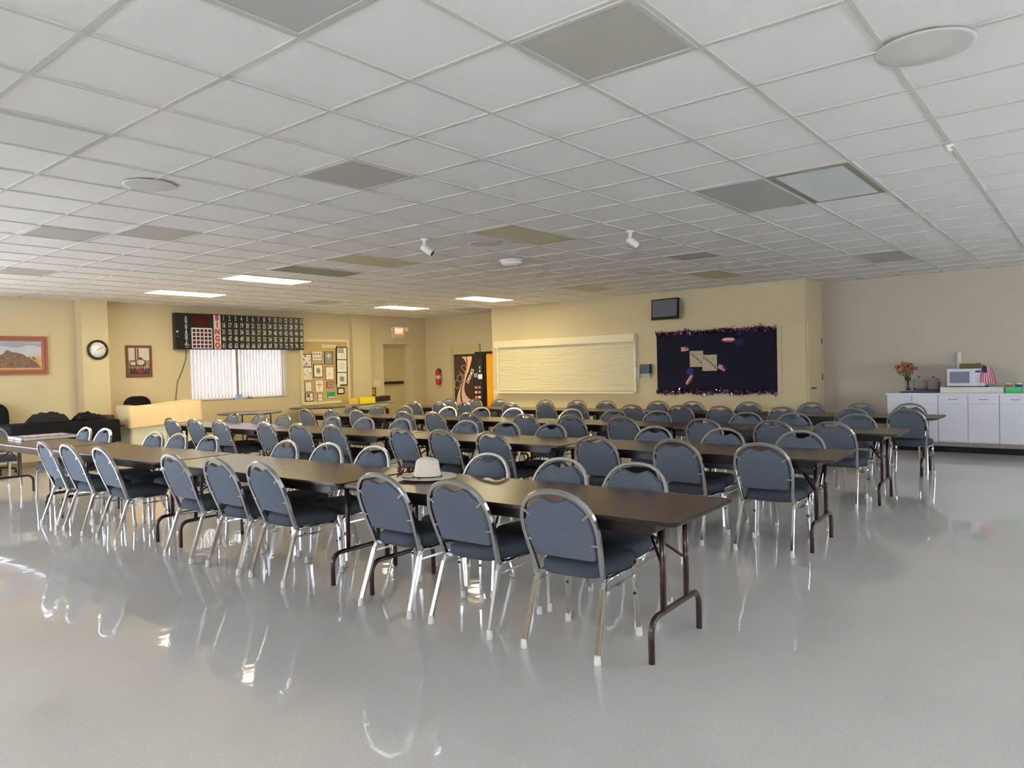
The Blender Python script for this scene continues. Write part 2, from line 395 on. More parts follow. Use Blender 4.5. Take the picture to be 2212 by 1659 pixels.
# ================================================================== BANQUET CHAIR
def chair_proto():
    root = thing('banquet_chair', '', 'chair', group='banquet chairs along the folding tables')
    e = Vector((-0.335, 0, 0.943)); B0 = Vector((0.125, 0, 0.40)); nrm = Vector((0.943, 0, 0.335))
    def hp(v, w_, d=0.0): return B0+e*w_+Vector((0, v, 0))+nrm*d
    half = [(.198, .0), (.205, .08), (.216, .18), (.222, .26), (.219, .32), (.204, .375), (.178, .42), (.14, .456), (.09, .48), (.045, .490), (0, .493)]
    pts = [Vector((.185, .196, .385)), Vector((.15, .197, .383))]
    pts += [hp(v, w_) for v, w_ in half] + [hp(-v, w_) for v, w_ in reversed(half[:-1])]
    pts += [Vector((.15, -.197, .383)), Vector((.185, -.196, .385))]
    MB().tube(pts, .0145, .0115, n=8, up=(0.943, 0, 0.335), sq=True).build('back_frame', satin, root)
    # padded back
    ins = .024
    out = [(v-ins if v > .03 else v, w_) for v, w_ in half]
    prof = [(.165, .105), (.186, .115)] + [(max(0, v-ins), w_-(.022 if w_ > .4 else 0)) for v, w_ in half[2:8]] + [(.078, .452), (.055, .445), (.03, .432), (0, .428)]
    poly = prof + [(-v, w_) for v, w_ in reversed(prof[:-1])]
    def ring(off, d):
        cx, cy = 0, .27
        L_ = []
        for v, w_ in poly:
            dx, dy = v-cx, w_-cy; dd = math.hypot(dx, dy); k_ = (dd-off)/dd
            L_.append(hp(cx+dx*k_, cy+dy*k_, d))
        return L_
    rings = [ring(.010, -.012), ring(0, -.008), ring(0, .012), ring(.012, .026), ring(.05, .034)]
    nn = len(poly); vs = [p for rg in rings for p in rg]; fs = []
    mb = MB()
    for i in range(len(rings)-1):
        for j in range(nn): fs.append((i*nn+j, i*nn+(j+1) % nn, (i+1)*nn+(j+1) % nn, (i+1)*nn+j))
    fs.append(tuple(range(nn))); fs.append(tuple(range((len(rings)-1)*nn, len(rings)*nn)))
    mb.add(vs, fs, 0, False)
    back = mb.build('back_cushion', [backfab], root)
    for sgn in (1, -1):
        for (v0, w0, v1, w1) in ((.200, .385, .158, .352), (.218, .205, .178, .205)):
            a, b_ = hp(sgn*v0, w0, -.013), hp(sgn*v1, w1, -.016)
            MB().tube([a, b_], .0025, .008, n=4, up=(0.943, 0, 0.335)).build('bracket', chrome, back)
    # seat
    pl = []
    outl = [(.105, .130), (.122, .158), (.16, .180), (.25, .205), (.36, .222), (.43, .224), (.475, .208), (.495, .165), (.502, .08), (.504, 0)]
    outl = outl + [(x, -y) for x, y in reversed(outl[:-1])] + [(.096, -.09), (.093, 0), (.096, .09)]
    lay = [(-.03, .394), (-.008, .398), (0, .414), (.001, .440), (-.006, .458), (-.022, .470), (-.06, .479), (-.12, .483)]
    mb = MB(); mb.loft([(outl, z, o_) for o_, z in lay], 0, smooth=True)
    mb.build('seat', seatfab, root)
    for sgn in (1, -1):
        # seat rail
        MB().tube([(.13, .2*sgn, .385), (.30, .203*sgn, .386), (.46, .205*sgn, .388)], .0115, .0115, n=8).build('seat_rail', chrome, root)
        # rear leg
        lg = MB().tube([(.150, .200*sgn, .384), (.130, .2015*sgn, .376), (.115, .204*sgn, .350), (.005, .220*sgn, .03)], .0125, .0135, n=8, up=(.943, 0, -.33), sq=True).build('leg', chrome, root)
        MB().lathe([(.014, 0), (.0185, .002), (.019, .01), (.0155, .05), (.0125, .052)], 10, T=Matrix.Translation((.002, .2205*sgn, 0))).build('foot_cap', rubber, lg)
        lg = MB().tube([(.44, .205*sgn, .388), (.456, .206*sgn, .384), (.470, .208*sgn, .368), (.474, .210*sgn, .345), (.484, .226*sgn, .03)], .0115, .0115, n=8, up=(1, 0, 0), sq=True).build('leg', chrome, root)
        MB().lathe([(.014, 0), (.0185, .002), (.019, .01), (.0155, .05), (.0115, .052)], 10, T=Matrix.Translation((.485, .2265*sgn, 0))).build('foot_cap', rubber, lg)
        MB().tube([(.4655, .214*sgn, .24), (.462, .214*sgn, .24)], .009, n=8).build('stacking_bumper', blkplastic, lg)
        MB().tube([(.112, .2045*sgn, .335), (.474, .211*sgn, .335)], .009, .003, n=4, up=(0, 0, 1)).build('side_brace', chrome, root)
    for x in (.2, .42): MB().tube([(x, -.2, .388), (x, .2, .388)], .007, n=6).build('cross_bar', chrome, root)
    return root

# hoop-top fits: x = a + b*y for every side of every row
SIDES = {
 '1n': (.552, -.0508, [6.34, 5.794, 5.12, 3.898, 3.258, 2.708, 1.502, .894, .215]),
 '1f': (1.678, -.0415, [8.156, 7.63, 6.395, 5.89, 5.274, 3.963, 3.365, 2.773, 1.547, .906, .345]),
 '2n': (3.108, -.0368, [8.946, 8.291, 7.637, 6.562, 5.846, 5.2, 4.034, 3.429, 2.763, 1.572, .8, .086]),
 '2f': (4.246, -.0392, [9.028, 8.289, 7.683, 6.556, 5.87, 5.163, 4.048, 3.433, 2.794, 1.544, .827, .123]),
 '3n': (5.315, -.0156, [8.944, 8.256, 7.546, 6.444, 5.794, 5.092, 4.086, 3.348, 2.59, 1.544, .758, .164]),
 '3f': (6.535, -.0261, [8.994, 8.3, 7.592, 6.551, 5.83, 5.165, 4.091, 3.376, 2.704, 1.49, .912, .204]),
 '4n': (7.63, 0, [8.788, 8.077, 7.401, 6.267, 5.499, 4.858, 3.797, 2.979, 2.336, 1.438, .546, -.082]),
 '4f': (8.83, 0, [8.911, 8.175, 7.494, 6.344, 5.611, 4.977, 3.94, 3.307, 2.352, 1.391, .707, .084])}
ROWN = {'1': 'nearest', '2': 'second', '3': 'third', '4': 'farthest'}
ORD = ['rightmost', 'second', 'third', 'fourth', 'fifth', 'sixth', 'seventh', 'eighth', 'ninth', 'tenth', 'eleventh', 'twelfth']
proto = chair_proto(); first = True
YAWS = {('1n', 0): 4.6, ('1n', 1): 2.5, ('1n', 2): 1.5, ('1f', 0): 184, ('1f', 1): 181}
for side, (a, b_, ys) in SIDES.items():
    ysr = list(reversed(ys)); last = len(ysr)-1
    for i, y in enumerate(ysr):
        if first: c = proto; first = False
        else: c = copy_tree(proto)
        near = side[1] == 'n'
        ang = YAWS.get((side, i), (0 if near else 180)+random.uniform(-2.5, 2.5))
        ang = math.radians(ang)
        tx, ty = a+b_*y, y
        c.location = (tx+.04*math.cos(ang), ty+.04*math.sin(ang), 0)
        c.rotation_euler = (0, 0, ang)
        which = 'rightmost' if i == 0 else ('leftmost' if i == last else ORD[i]+' from the right')
        look = 'back to camera' if near else 'facing camera'
        sd = 'near side' if near else 'far side'
        c['label'] = 'blue-grey chair %s, %s, %s of the %s table row' % (look, which, sd, ROWN[side[0]])
        c['group'] = 'chairs on the %s of the %s table row' % (sd, ROWN[side[0]])

c = copy_tree(proto); c.location = (.78, 10.03, 0); c.rotation_euler = (0, 0, -PI/2)
c['label'] = 'blue-grey chair at the left head of the nearest row, cut by the frame'; del c['group']

# ================================================================== FOLDING TABLES
def table_proto():
    L_ = 2.425; W_ = .762
    root = thing('folding_table', '', 'table', group='brown folding tables set in rows')
    x0, x1, y0, y1 = -W_/2, W_/2, -L_/2, L_/2
    MB().rbox(x0+.003, x1-.003, y0+.003, y1-.003, .722, .7405, .04, seg=4).build('tabletop', laminate, root)
    MB().rbox(x0, x1, y0, y1, .7195, .7385, .043, seg=4).build('edge_band', edgeblk, root)
    ap = MB(); t = .02
    ap.box(x0+.035, x1-.035, y0+.13, y0+.13+t, .675, .7195); ap.box(x0+.035, x1-.035, y1-.13-t, y1-.13, .675, .7195)
    ap.box(x0+.035, x0+.035+t, y0+.13+t, y1-.13-t, .660, .7195); ap.box(x1-.035-t, x1-.035, y0+.13+t, y1-.13-t, .660, .7195)
    ap.build('apron', mat('black_brown_steel', RGB(34, 24, 24), 0.3, 0.2, coat=.3), root)
    for sgn in (1, -1):
        yl = sgn*(L_/2-.185)
        m = MB()
        pts = [(-.30, 0)] + arc(-.30+.075, .145, .075, 180, 90, 5)+arc(.30-.075, .145, .075, 90, 0, 5)+[(.30, 0)]
        m.tube([(p[0], yl, p[1]) for p in pts], .0165, n=10, up=(0, 1, 0))
        for x in (-.155, .135): m.tube([(x, yl, .22), (x, yl, .705)], .0165, n=10)
        m.build('leg', brownsteel, root)
        m = MB(); yj = yl-sgn*.10
        for x in (-.155, .135): m.tube([(x, yl, .44), (x*.75, yl-sgn*.03, .47), (0, yj-sgn*.04, .575)], .0085, n=6)
        m.tube([(0, yj-sgn*.04, .575), (0, yj-sgn*.22, .69)], .004, .011, n=4)
        m.tube([(-.28, yj-sgn*.22, .692), (.28, yj-sgn*.22, .692)], .009, n=6)
        m.build('folding_brace', brownsteel, root)
    return root
TC = {'1': (1.07, -.035), '2': (3.68, -.038), '3': (5.935, -.021), '4': (8.23, 0)}
tp = table_proto(); first = True
TN = ['right end', 'second from the right', 'third from the right', 'left end']
for rw, (a, b_) in TC.items():
    for i in range(4):
        yc = -.385+1.2125+i*2.455
        if first: c = tp; first = False
        else: c = copy_tree(tp)
        c.location = (a+b_*yc, yc, 0); c.rotation_euler = (0, 0, -math.atan(b_))
        c['label'] = 'long brown laminate folding table, %s of the %s row' % (TN[i], ROWN[rw])
        if rw == '1' and i == 0: c['label'] = 'long brown folding table at the right end of the nearest row, hat on it'
# round tables under the window
def round_table(cx, cy, label, parts_rot=0):
    t = thing('round_table', label, 'table', (cx, cy, 0), parts_rot, 'round tables by the window wall')
    MB().lathe([(.59, .722), (.605, .726), (.605, .738), (.60, .741)], 40).build('tabletop', laminate, t)
    MB().lathe([(.608, .7215), (.611, .7215), (.611, .739), (.606, .7395)], 40).build('edge_band', edgeblk, t)
    for sgn in (1, -1):
        m = MB(); yl = sgn*.30
        m.tube([(-.30, yl, 0)]+[(p[0], yl, p[1]) for p in arc(-.24, .70-.06, .06, 180, 90, 4)]+[(p[0], yl, p[1]) for p in arc(.24, .64, .06, 90, 0, 4)]+[(.30, yl, 0)], .014, n=8, up=(0, 1, 0))
        m.build('leg', brownsteel, t)
        MB().tube([(-.27, yl, .55), (-.1, yl-sgn*.1, .70)], .006, n=6).tube([(.27, yl, .55), (.1, yl-sgn*.1, .70)], .006, n=6).build('folding_brace', brownsteel, t)
round_table(5.50, 11.25, 'round brown folding table under the window with the vertical blinds', .6)
round_table(7.30, 11.50, 'round brown folding table under the framed-drawing pinboard', .9)

# ================================================================== THINGS ON THE TABLES
def cowboy_hat(cx, cy, z, rz):
    t = thing('cowboy_hat', 'off-white cowboy hat with a thin black band on the nearest table', 'hat', (cx, cy, z), rz)
    felt = mat('pale_straw_felt', RGB(236, 226, 206), 0.75, noise=.04, nscale=60, bump=.15, bscale=200)
    # brim: oval, edges turned up on the long sides
    N, R = 40, 8; vs = []; fs = []
    for layer in (0, 1):
        for i in range(R+1):
            q = i/R
            for k in range(N):
                a = 2*PI*k/N
                ax = .094+(.205-.094)*q; ay = .077+(.170-.077)*q
                x = ax*math.cos(a); y = ay*math.sin(a)
                zz = (.016 if math.sin(a) > 0 else .004)*(q**2)*abs(math.sin(a))**1.5 + .008*(q**3)*abs(math.cos(a))**2 + .008 + (0.004 if layer else 0)
                vs.append((x, y, zz))
    st = (R+1)*N
    for layer in (0, 1):
        for i in range(R):
            for k in range(N):
                q = (layer*st+i*N+k, layer*st+i*N+(k+1) % N, layer*st+(i+1)*N+(k+1) % N, layer*st+(i+1)*N+k)
                fs.append(q if layer else tuple(reversed(q)))
    for k in range(N):
        fs.append((R*N+k, R*N+(k+1) % N, st+R*N+(k+1) % N, st+R*N+k)); fs.append((k, (k+1) % N, st+(k+1) % N, st+k))
    MB().add(vs, fs, 0, True).build('brim', felt, t)
    # crown with cattleman crease
    vs = []; fs = []; rows_ = 14
    for i in range(rows_+1):
        q = i/rows_
        if q < .6:
            s_ = q/.6; rad = 1-.20*s_; z_ = .008+.122*s_
        else:
            s_ = (q-.6)/.4; rad = .80*math.cos(s_*PI/2*.98)**.75; z_ = .13+.026*math.sin(s_*PI/2)
        for k in range(N):
            a = 2*PI*k/N
            x = .098*rad*math.cos(a); y = .080*rad*math.sin(a); zz = z_
            if q > .5:
                zz -= .030*math.exp(-(y/.018)**2)*min(1, (q-.5)*3)*(1 if q > .6 else .3)
                zz -= .018*math.exp(-((abs(y)-.05)/.02)**2-((x-.05)/.035)**2)
            if x > .02 and .25 < q < .9: y *= 1-.16*math.exp(-((x-.065)/.03)**2)
            vs.append((x, y, zz))
    for i in range(rows_):
        for k in range(N): fs.append((i*N+k, i*N+(k+1) % N, (i+1)*N+(k+1) % N, (i+1)*N+k))
    fs.append(tuple(range(rows_*N, rows_*N+N)))
    cr = MB().add(vs, fs, 0, True).build('crown', felt, t)
    cr.data.materials.append(blackm)
    m = MB()
    for k in range(3):
        m.lathe([(.0022, 0), (.0022, .002)], 6, T=Matrix.Translation((-.04+.012*k, -.0650, .075+(.004 if k == 1 else 0))) @ Matrix.Rotation(PI/2, 4, 'X'))
    m.build('eyelets', blackm, cr)
    pts = [(.0995*math.cos(2*PI*k/32), .0815*math.sin(2*PI*k/32), .020) for k in range(33)]
    MB().tube(pts, .0045, .003, n=6).tube([(-.075, -.055, .020), (-.105, -.07, .018), (-.14, -.08, .021), (-.165, -.078, .026)], .003, n=5).tube([(-.075, -.055, .020), (-.055, -.09, .019), (-.035, -.12, .019)], .003, n=5).build('hat_band', mat('navy_cord', RGB(22, 20, 40), .6), t)
cowboy_hat(1.09, 1.68, .742, -math.radians(51))

t = thing('sunglasses', 'amber-brown sunglasses lying beside the cowboy hat', 'sunglasses', (1.20, 2.03, .742), math.radians(-60))
tort = mat('amber_lens', RGB(92, 36, 18), .12, coat=1.0)
for sx_ in (-.034, .034):
    MB().lathe([(.012, -.003), (.028, -.002), (.030, 0), (.028, .003), (.012, .005)], 18, sx=1.05, sy=.85, T=Matrix.Translation((sx_, 0, .026)) @ Matrix.Rotation(PI/2-.15, 4, 'X')).build('lens', tort, t)
MB().tube([(-.012, 0, .034), (0, -.003, .038), (.012, 0, .034)], .003, n=6).build('bridge', silver, t)
for sx_ in (-1, 1):
    MB().tube([(.064*sx_, .002, .035), (.068*sx_, .05, .032), (.066*sx_, .11, .020), (.06*sx_, .135, .004)], .0025, n=6).build('temple_arm', tort, t)

t = thing('game_console', 'flat white-edged console case lying on the nearest row\'s left table', 'console', (1.03, 8.70, .742), math.radians(-3))
MB().rbox(-.31, .31, -.30, .30, 0, .030, .015).build('case', mat('pale_console_shell', RGB(214, 212, 200), .4), t)
MB().box(-.29, .29, -.28, .28, .0302, .034).build('control_panel', mat('dark_panel', RGB(52, 42, 44), .3), t)
m = MB()
for i in range(9):
    for j in range(5): m.box(-.25+i*.055, -.25+i*.055+.032, -.22+j*.08, -.22+j*.08+.04, .034, .040, (i+j) % 2)
m.build('buttons', [mat('pink_button', RGB(205, 160, 160), .4), mat('white_button', RGB(225, 225, 220), .4)], t)
MB().rbox(-.335, -.318, -.30, -.02, .004, .034, .008).rbox(-.335, -.318, .02, .30, .004, .034, .008).build('end_cap', mat('glossy_white', RGB(230, 234, 240), .2), t)

# ================================================================== LEFT WALL FURNITURE
def draped(name, x0, x1, y0, y1, ztop, zhem, m, label, cat, wav=.012, hemf=None, bulge=None, seed=1):
    """a cloth over a box: top plus skirts with soft folds"""
    rnd = random.Random(seed); N = 96; per = []
    L1, L2 = x1-x0, y1-y0; tot = 2*(L1+L2)
    for k in range(N):
        s_ = tot*k/N
        if s_ < L1: p = (x0+s_, y0, 0, -1)
        elif s_ < L1+L2: p = (x1, y0+s_-L1, 1, 0)
        elif s_ < 2*L1+L2: p = (x1-(s_-L1-L2), y1, 0, 1)
        else: p = (x0, y1-(s_-2*L1-L2), -1, 0)
        per.append(p)
    ph = [rnd.uniform(0, 6) for _ in range(3)]
    R = 8; vs = []; fs = []
    for i in range(R+1):
        q = i/R
        for k, (x, y, nx, ny) in enumerate(per):
            w_ = wav*q*(math.sin(k*.9+ph[0])+.6*math.sin(k*1.7+ph[1]))
            off = .012+w_+.012*q
            zt = ztop+(bulge(x, y) if bulge else 0)
            zh = zhem+(hemf(x, y) if hemf else 0)
            z = zt-.006*(1-q)-(zt-zh)*q if i else zt-.004
            o_ = off if i else .004
            vs.append((x+nx*o_, y+ny*o_, z))
    for i in range(R):
        for k in range(N): fs.append((i*N+k, i*N+(k+1) % N, (i+1)*N+(k+1) % N, (i+1)*N+k))
    mb = MB().add(vs, fs, 0, True)
    GX_ = 16; vt = []
    for i in range(GX_+1):
        for j in range(7):
            x = x0+(x1-x0)*i/GX_; y = y0+(y1-y0)*j/6
            vt.append((x, y, ztop+(bulge(x, y) if bulge else 0)+.002*math.sin(i*1.3+j)))
    mb.add(vt, [(i*7+j, (i+1)*7+j, (i+1)*7+j+1, i*7+j+1) for i in range(GX_) for j in range(6)], 0, True)
    return tag(mb.build(name, m), label, cat)
# black covered table
t = thing('folding_table', 'folding table hidden under a black cloth by the left wall', 'table', (1.99, 11.05, 0), PI/2)
MB().rbox(-.36, .36, -.74, .74, .775, .795, .03).build('tabletop', laminate, t)
for sgn in (1, -1):
    m = MB(); m.tube([(-.28, sgn*.62, 0)]+[(p[0], sgn*.62, p[1]) for p in arc(-.21, .70, .07, 180, 90, 4)]+[(p[0], sgn*.62, p[1]) for p in arc(.21, .70, .07, 90, 0, 4)]+[(.28, sgn*.62, 0)], .014, n=8, up=(0, 1, 0))
    m.build('leg', brownsteel, t)
draped('tablecloth', 1.24, 2.78, 10.67, 11.41, .812, .44, blackcloth, 'black cloth draped over the table at the left wall', 'tablecloth', .012,
       hemf=lambda x, y: .02*math.sin(x*7), seed=3)
def heap(name, cx, cy, z, lx, ly, h, m, label, cat, seed, rz=0, group=None):
    rnd = random.Random(seed); N, R = 60, 20; vs = []; fs = []
    bumps = [(rnd.uniform(-.8, .8), rnd.uniform(-.6, .6), rnd.uniform(.15, .35), rnd.uniform(.3, 1)) for _ in range(9)]
    for i in range(R+1):
        q = i/R
        for k in range(N):
            a = 2*PI*k/N; wob = 1+.08*math.sin(3*a+seed)+.05*math.sin(7*a+seed*2)
            x, y = q*math.cos(a)*wob, q*math.sin(a)*wob
            hh = (1-q**7)*(.55+.40*sum(b[3]*math.exp(-((x-b[0])**2+(y-b[1])**2)/(2*b[2]**2)) for b in bumps)/1.6)
            fo = .16*math.sin(6*x+5*y+seed)+.08*math.sin(17*y-6*x+2*seed)+.03*math.sin(23*x+seed)
            vs.append((x*lx, y*ly, max(0, hh+fo*(1-q**4))*h+.002))
    for i in range(R):
        for k in range(N): fs.append((i*N+k, i*N+(k+1) % N, (i+1)*N+(k+1) % N, (i+1)*N+k))
    fs.append(tuple(reversed(range(R*N, R*N+N))))
    return tag(MB().add(vs, fs, 0, True).build(name, m, loc=(cx, cy, z), rz=rz), label, cat, group)
heap('folded_jacket', 1.85, 11.03, .817, .31, .22, .15, darkcloth, 'dark grey crumpled jacket on the black-covered table, left one', 'jacket', 5)
heap('folded_coat', 2.44, 11.06, .817, .25, .18, .12, blackcloth, 'black crumpled coat on the black-covered table, right one', 'coat', 9)

def office_chair(cx, cy, rz, ztop, label, wd=.25):
    t = thing('office_chair', label, 'chair', (cx, cy, 0), rz)
    m = MB()
    for k in range(5):
        a = 2*PI*k/5+.3
        m.tube([(.03*math.cos(a), .03*math.sin(a), .10), (.17*math.cos(a), .17*math.sin(a), .095), (.30*math.cos(a), .30*math.sin(a), .065)], [.02, .018, .013], n=6)
    base_ = m.build('star_base', blkplastic, t)
    for k in range(5):
        a = 2*PI*k/5+.3
        MB().lathe([(.02, -.012), (.025, -.008), (.025, .008), (.02, .012)], 12, T=Matrix.Translation((.30*math.cos(a), .30*math.sin(a), .0255)) @ Matrix.Rotation(PI/2, 4, 'X') @ Matrix.Rotation(a, 4, 'Y')).build('castor', blkplastic, base_)
    MB().tube([(0, 0, .09), (0, 0, .42)], .025, n=10).build('gas_lift', blkplastic, t)
    sp = [(math.copysign(abs(math.cos(a))**.6, math.cos(a))*.25, math.copysign(abs(math.sin(a))**.6, math.sin(a))*.25) for a in [2*PI*k/28 for k in range(28)]]
    MB().loft([(sp, .42, -.03), (sp, .44, 0), (sp, .48, 0), (sp, .50, -.04), (sp, .505, -.12)], smooth=True).build('seat', blackcloth, t)
    bh = ztop-.60
    bp = [(math.copysign(abs(math.cos(a))**.7, math.cos(a))*wd, math.copysign(abs(math.sin(a))**.7, math.sin(a))*bh/2) for a in [2*PI*k/32 for k in range(32)]]
    R_ = Matrix.Translation((-.23, 0, .60+bh/2)) @ Matrix(((0, 0, 1, 0), (1, 0, 0, 0), (0, 1, 0, 0), (0, 0, 0, 1)))
    MB().loft([(bp, -.035, -.03), (bp, -.02, 0), (bp, .02, 0), (bp, .035, -.04), (bp, .038, -.1)], T=R_, smooth=True).build('backrest', blackcloth, t)
    MB().tube([(0, 0, .41), (-.22, 0, .43), (-.27, 0, .60), (-.262, 0, .75)], .012, .03, n=6).build('back_support', blkplastic, t)
    return t
office_chair(1.30, 11.80, -1.83, 1.13, 'black high-backed office chair behind the black-covered table', .24)
office_chair(3.66, 11.75, -PI*.48, 1.15, 'black office chair behind the tan-covered cabinet', .26)

# tan covered cabinet
t = thing('storage_cabinet', 'pale green-white low cabinet under a tan cloth by the left wall', 'cabinet', (3.62, 11.05, 0))
pale = mat('pale_green_laminate', RGB(214, 212, 188), .5)
MB().box(-.62, .62, -.24, .24, 0, 1.0).build('body', pale, t)
MB().box(-.60, -.01, -.262, -.2405, .06, .96).build('door', pale, t); MB().box(.01, .60, -.262, -.2405, .06, .96).build('door', pale, t)
MB().box(-.6215, -.626, -.12, .12, .665, .68).build('vent_slot', blackm, t)
tan = mat('tan_cotton_cloth', RGB(224, 198, 150), .9, bump=.3, bscale=14, noise=.03, nscale=5)
draped('tablecloth', 2.99, 4.25, 10.78, 11.30, 1.006, .64, tan, 'tan cloth draped over the pale cabinet by the left wall', 'tablecloth', .006,
       hemf=lambda x, y: (.05 if y > 10.9 else 0)+.05*max(0, (x-2.99)), bulge=lambda x, y: .02+.035*math.sin((x-3.3)*2.6-1.2)*(1 if x > 3.2 else .3), seed=8)
tag(MB().box(2.845, 2.945, 11.28, 11.56, 0.001, .86).build('wooden_panel', mat('dark_brown_wood', RGB(88, 62, 36), .5, noise=.2, nscale=12)), 'dark brown wooden panel standing between pilaster and covered cabinet', 'panel')

# cart with yellow box
t = thing('utility_cart', 'dark low cart with grey sheeting in the corner before the exit door', 'cart', (8.80, 11.55, 0))
MB().box(-.42, .42, -.22, .22, .08, .60).build('body', mat('dark_brown_plastic', RGB(40, 33, 28), .5), t)
for sx_ in (-1, 1):
    for sy_ in (-1, 1):
        MB().lathe([(.02, -.012), (.038, -.012), (.038, .012), (.02, .012)], 14, T=Matrix.Translation((.34*sx_, .16*sy_, .0385)) @ Matrix.Rotation(PI/2, 4, 'X')).box(.34*sx_-.012, .34*sx_+.012, .16*sy_-.02, .16*sy_+.02, .06, .08).build('wheel', blkplastic, t)
greys = mat('grey_plastic_sheet', RGB(140, 146, 138), .3, coat=.4)
vs = []; Nx = 24
for i in range(Nx+1):
    q = i/Nx; x = -.56+1.16*q
    sag = -.085*math.sin(PI*min(1, q*1.25)) if q < .8 else .06*(q-.8)/.2
    for j, (y, dz) in enumerate(((-.27, sag-.02), (-.26, .0), (0, .02), (.24, .0))):
        vs.append((x, y, .70+dz+.03*q))
vs2 = [(a, b_, c-.012) for a, b_, c in vs]
n0 = len(vs)
fs = [(i*4+j, (i+1)*4+j, (i+1)*4+j+1, i*4+j+1) for i in range(Nx) for j in range(3)]
fs += [tuple(n0+q_ for q_ in reversed(fq)) for fq in fs[:]]
MB().add(vs+vs2, fs, 0, True).build('plastic_sheet', greys, t)
MB().box(-.38, .38, -.18, .18, .60, .69).build('tray', greys, t)
t = tag(MB().rbox(8.41, 8.88, 11.40, 11.72, .752, .895, .02).build('storage_box', mat('bright_yellow_plastic', RGB(226, 202, 40), .4)), 'bright yellow box on the dark cart in the corner', 'box')
tag(MB().rbox(8.11, 8.38, 11.42, 11.70, .752, .880, .01).build('cardboard_box', mat('tan_card', RGB(196, 174, 96), .7)), 'tan-gold card box left of the yellow box on the cart', 'box')
T2 = Matrix.Translation((9.13, 11.55, .775)) @ Matrix.Rotation(-.06, 4, 'Y')
tag(MB().rbox(-.20, .22, -.15, .15, 0, .12, .02, T=T2).build('storage_bin', mat('dark_brown_bin', RGB(48, 34, 30), .5)), 'dark brown open bin right of the yellow box', 'bin')

# ================================================================== LEFT WALL HANGINGS
def wall_thing(name, label, cat, T, group=None):
    o = bpy.data.objects.new(name, None); COL.objects.link(o); o.empty_display_size = .1; o.matrix_world = T
    return tag(o, label, cat, group)
def frame_mb(w_, h, t, d0, d1):
    m = MB(); m.box(-w_/2, w_/2, d0, d1, h/2-t, h/2); m.box(-w_/2, w_/2, d0, d1, -h/2, -h/2+t)
    m.box(-w_/2, -w_/2+t, d0, d1, -h/2+t, h/2-t); m.box(w_/2-t, w_/2, d0, d1, -h/2+t, h/2-t); return m
# landscape picture
t = wall_thing('framed_picture', 'wide framed landscape of a rocky butte on the left wall', 'picture', frameL(1.70, 1.915, 12.199))
frame_mb(1.12, .65, .045, 0, .03).build('frame', mat('oak_frame', RGB(150, 88, 58), .4, noise=.2, nscale=15), t)
frame_mb(1.03, .56, .045, .002, .022).build('inner_frame', mat('oak_mat', RGB(166, 100, 80), .6), t)
frame_mb(1.035, .565, .009, .022, .026).build('fillet', mat('dark_fillet', RGB(70, 30, 24), .5), t)
m = MB(); m.box(-.47, .47, .003, .008, -.02, .235, 0); m.box(-.47, .47, .003, .008, -.235, -.02, 1)
but = [(-.42, -.21), (-.36, -.12), (-.28, -.08), (-.26, -.01), (-.17, .03), (-.13, .09), (-.08, .08), (-.05, .055), (.02, .05), (.12, .02), (.17, -.03), (.26, -.08), (.33, -.14), (.38, -.21)]
m.prism([(x+.08, z) for x, z in but], .008, .010, 'y', 2)
for k in range(26):
    x = -.3+.6*random.random(); z = -.18+.16*random.random(); s_ = .015+.03*random.random()
    m.prism([(x+.08, z), (x+.08+s_, z-.01), (x+.08+s_*.7, z+s_*.9)], .010, .0108, 'y', 3+k % 2)
m.prism([(-.47, .12), (-.2, .17), (.1, .13), (.3, .18), (.47, .15), (.47, .20), (.1, .22), (-.47, .2)], .008, .0088, 'y', 5)
m.build('canvas', [mat('sky_paint', RGB(198, 200, 205), .7, noise=.15, nscale=6), mat('sand_paint', RGB(206, 170, 112), .7, noise=.2, nscale=8), mat('rock_paint', RGB(128, 98, 78), .7, noise=.4, nscale=18), mat('rock_dark', RGB(84, 62, 52), .7), mat('rock_light', RGB(164, 130, 104), .7), mat('cloud_paint', RGB(158, 166, 182), .7)], t)
# still life picture
t = wall_thing('framed_picture', 'small upright framed still life of pots on the left wall', 'picture', frameL(3.795, 1.80, 12.199))
frame_mb(.48, .60, .045, 0, .025).build('frame', woodbrown, t)
m = MB(); m.box(-.2, .2, .003, .008, .02, .26, 0); m.box(-.2, .2, .003, .008, -.26, .02, 1)
def disc(m, cx, cz, rx, rz_, d, mi, n=14): m.prism([(cx+rx*math.cos(2*PI*k/n), cz+rz_*math.sin(2*PI*k/n)) for k in range(n)], d, d+.001, 'y', mi)
disc(m, -.10, -.06, .075, .08, .009, 2); disc(m, .04, -.04, .09, .085, .0095, 2); disc(m, .03, -.02, .07, .05, .011, 3); disc(m, -.11, -.04, .05, .035, .011, 3)
m.box(-.075, -.045, .009, .010, 0, .26, 4); m.box(-.03, 0, .009, .010, 0, .24, 4); disc(m, .03, .05, .035, .03, .0095, 4)
for k in range(14): m.box(-.15+.022*k, -.14+.022*k, .0105, .012, -.13-.02*(k % 3), -.09, 3 if k % 2 else 4)
m.box(-.18, .19, .009, .0098, -.25, -.13, 5); disc(m, .02, -.19, .05, .025, .011, 6); disc(m, .13, -.18, .05, .03, .011, 7)
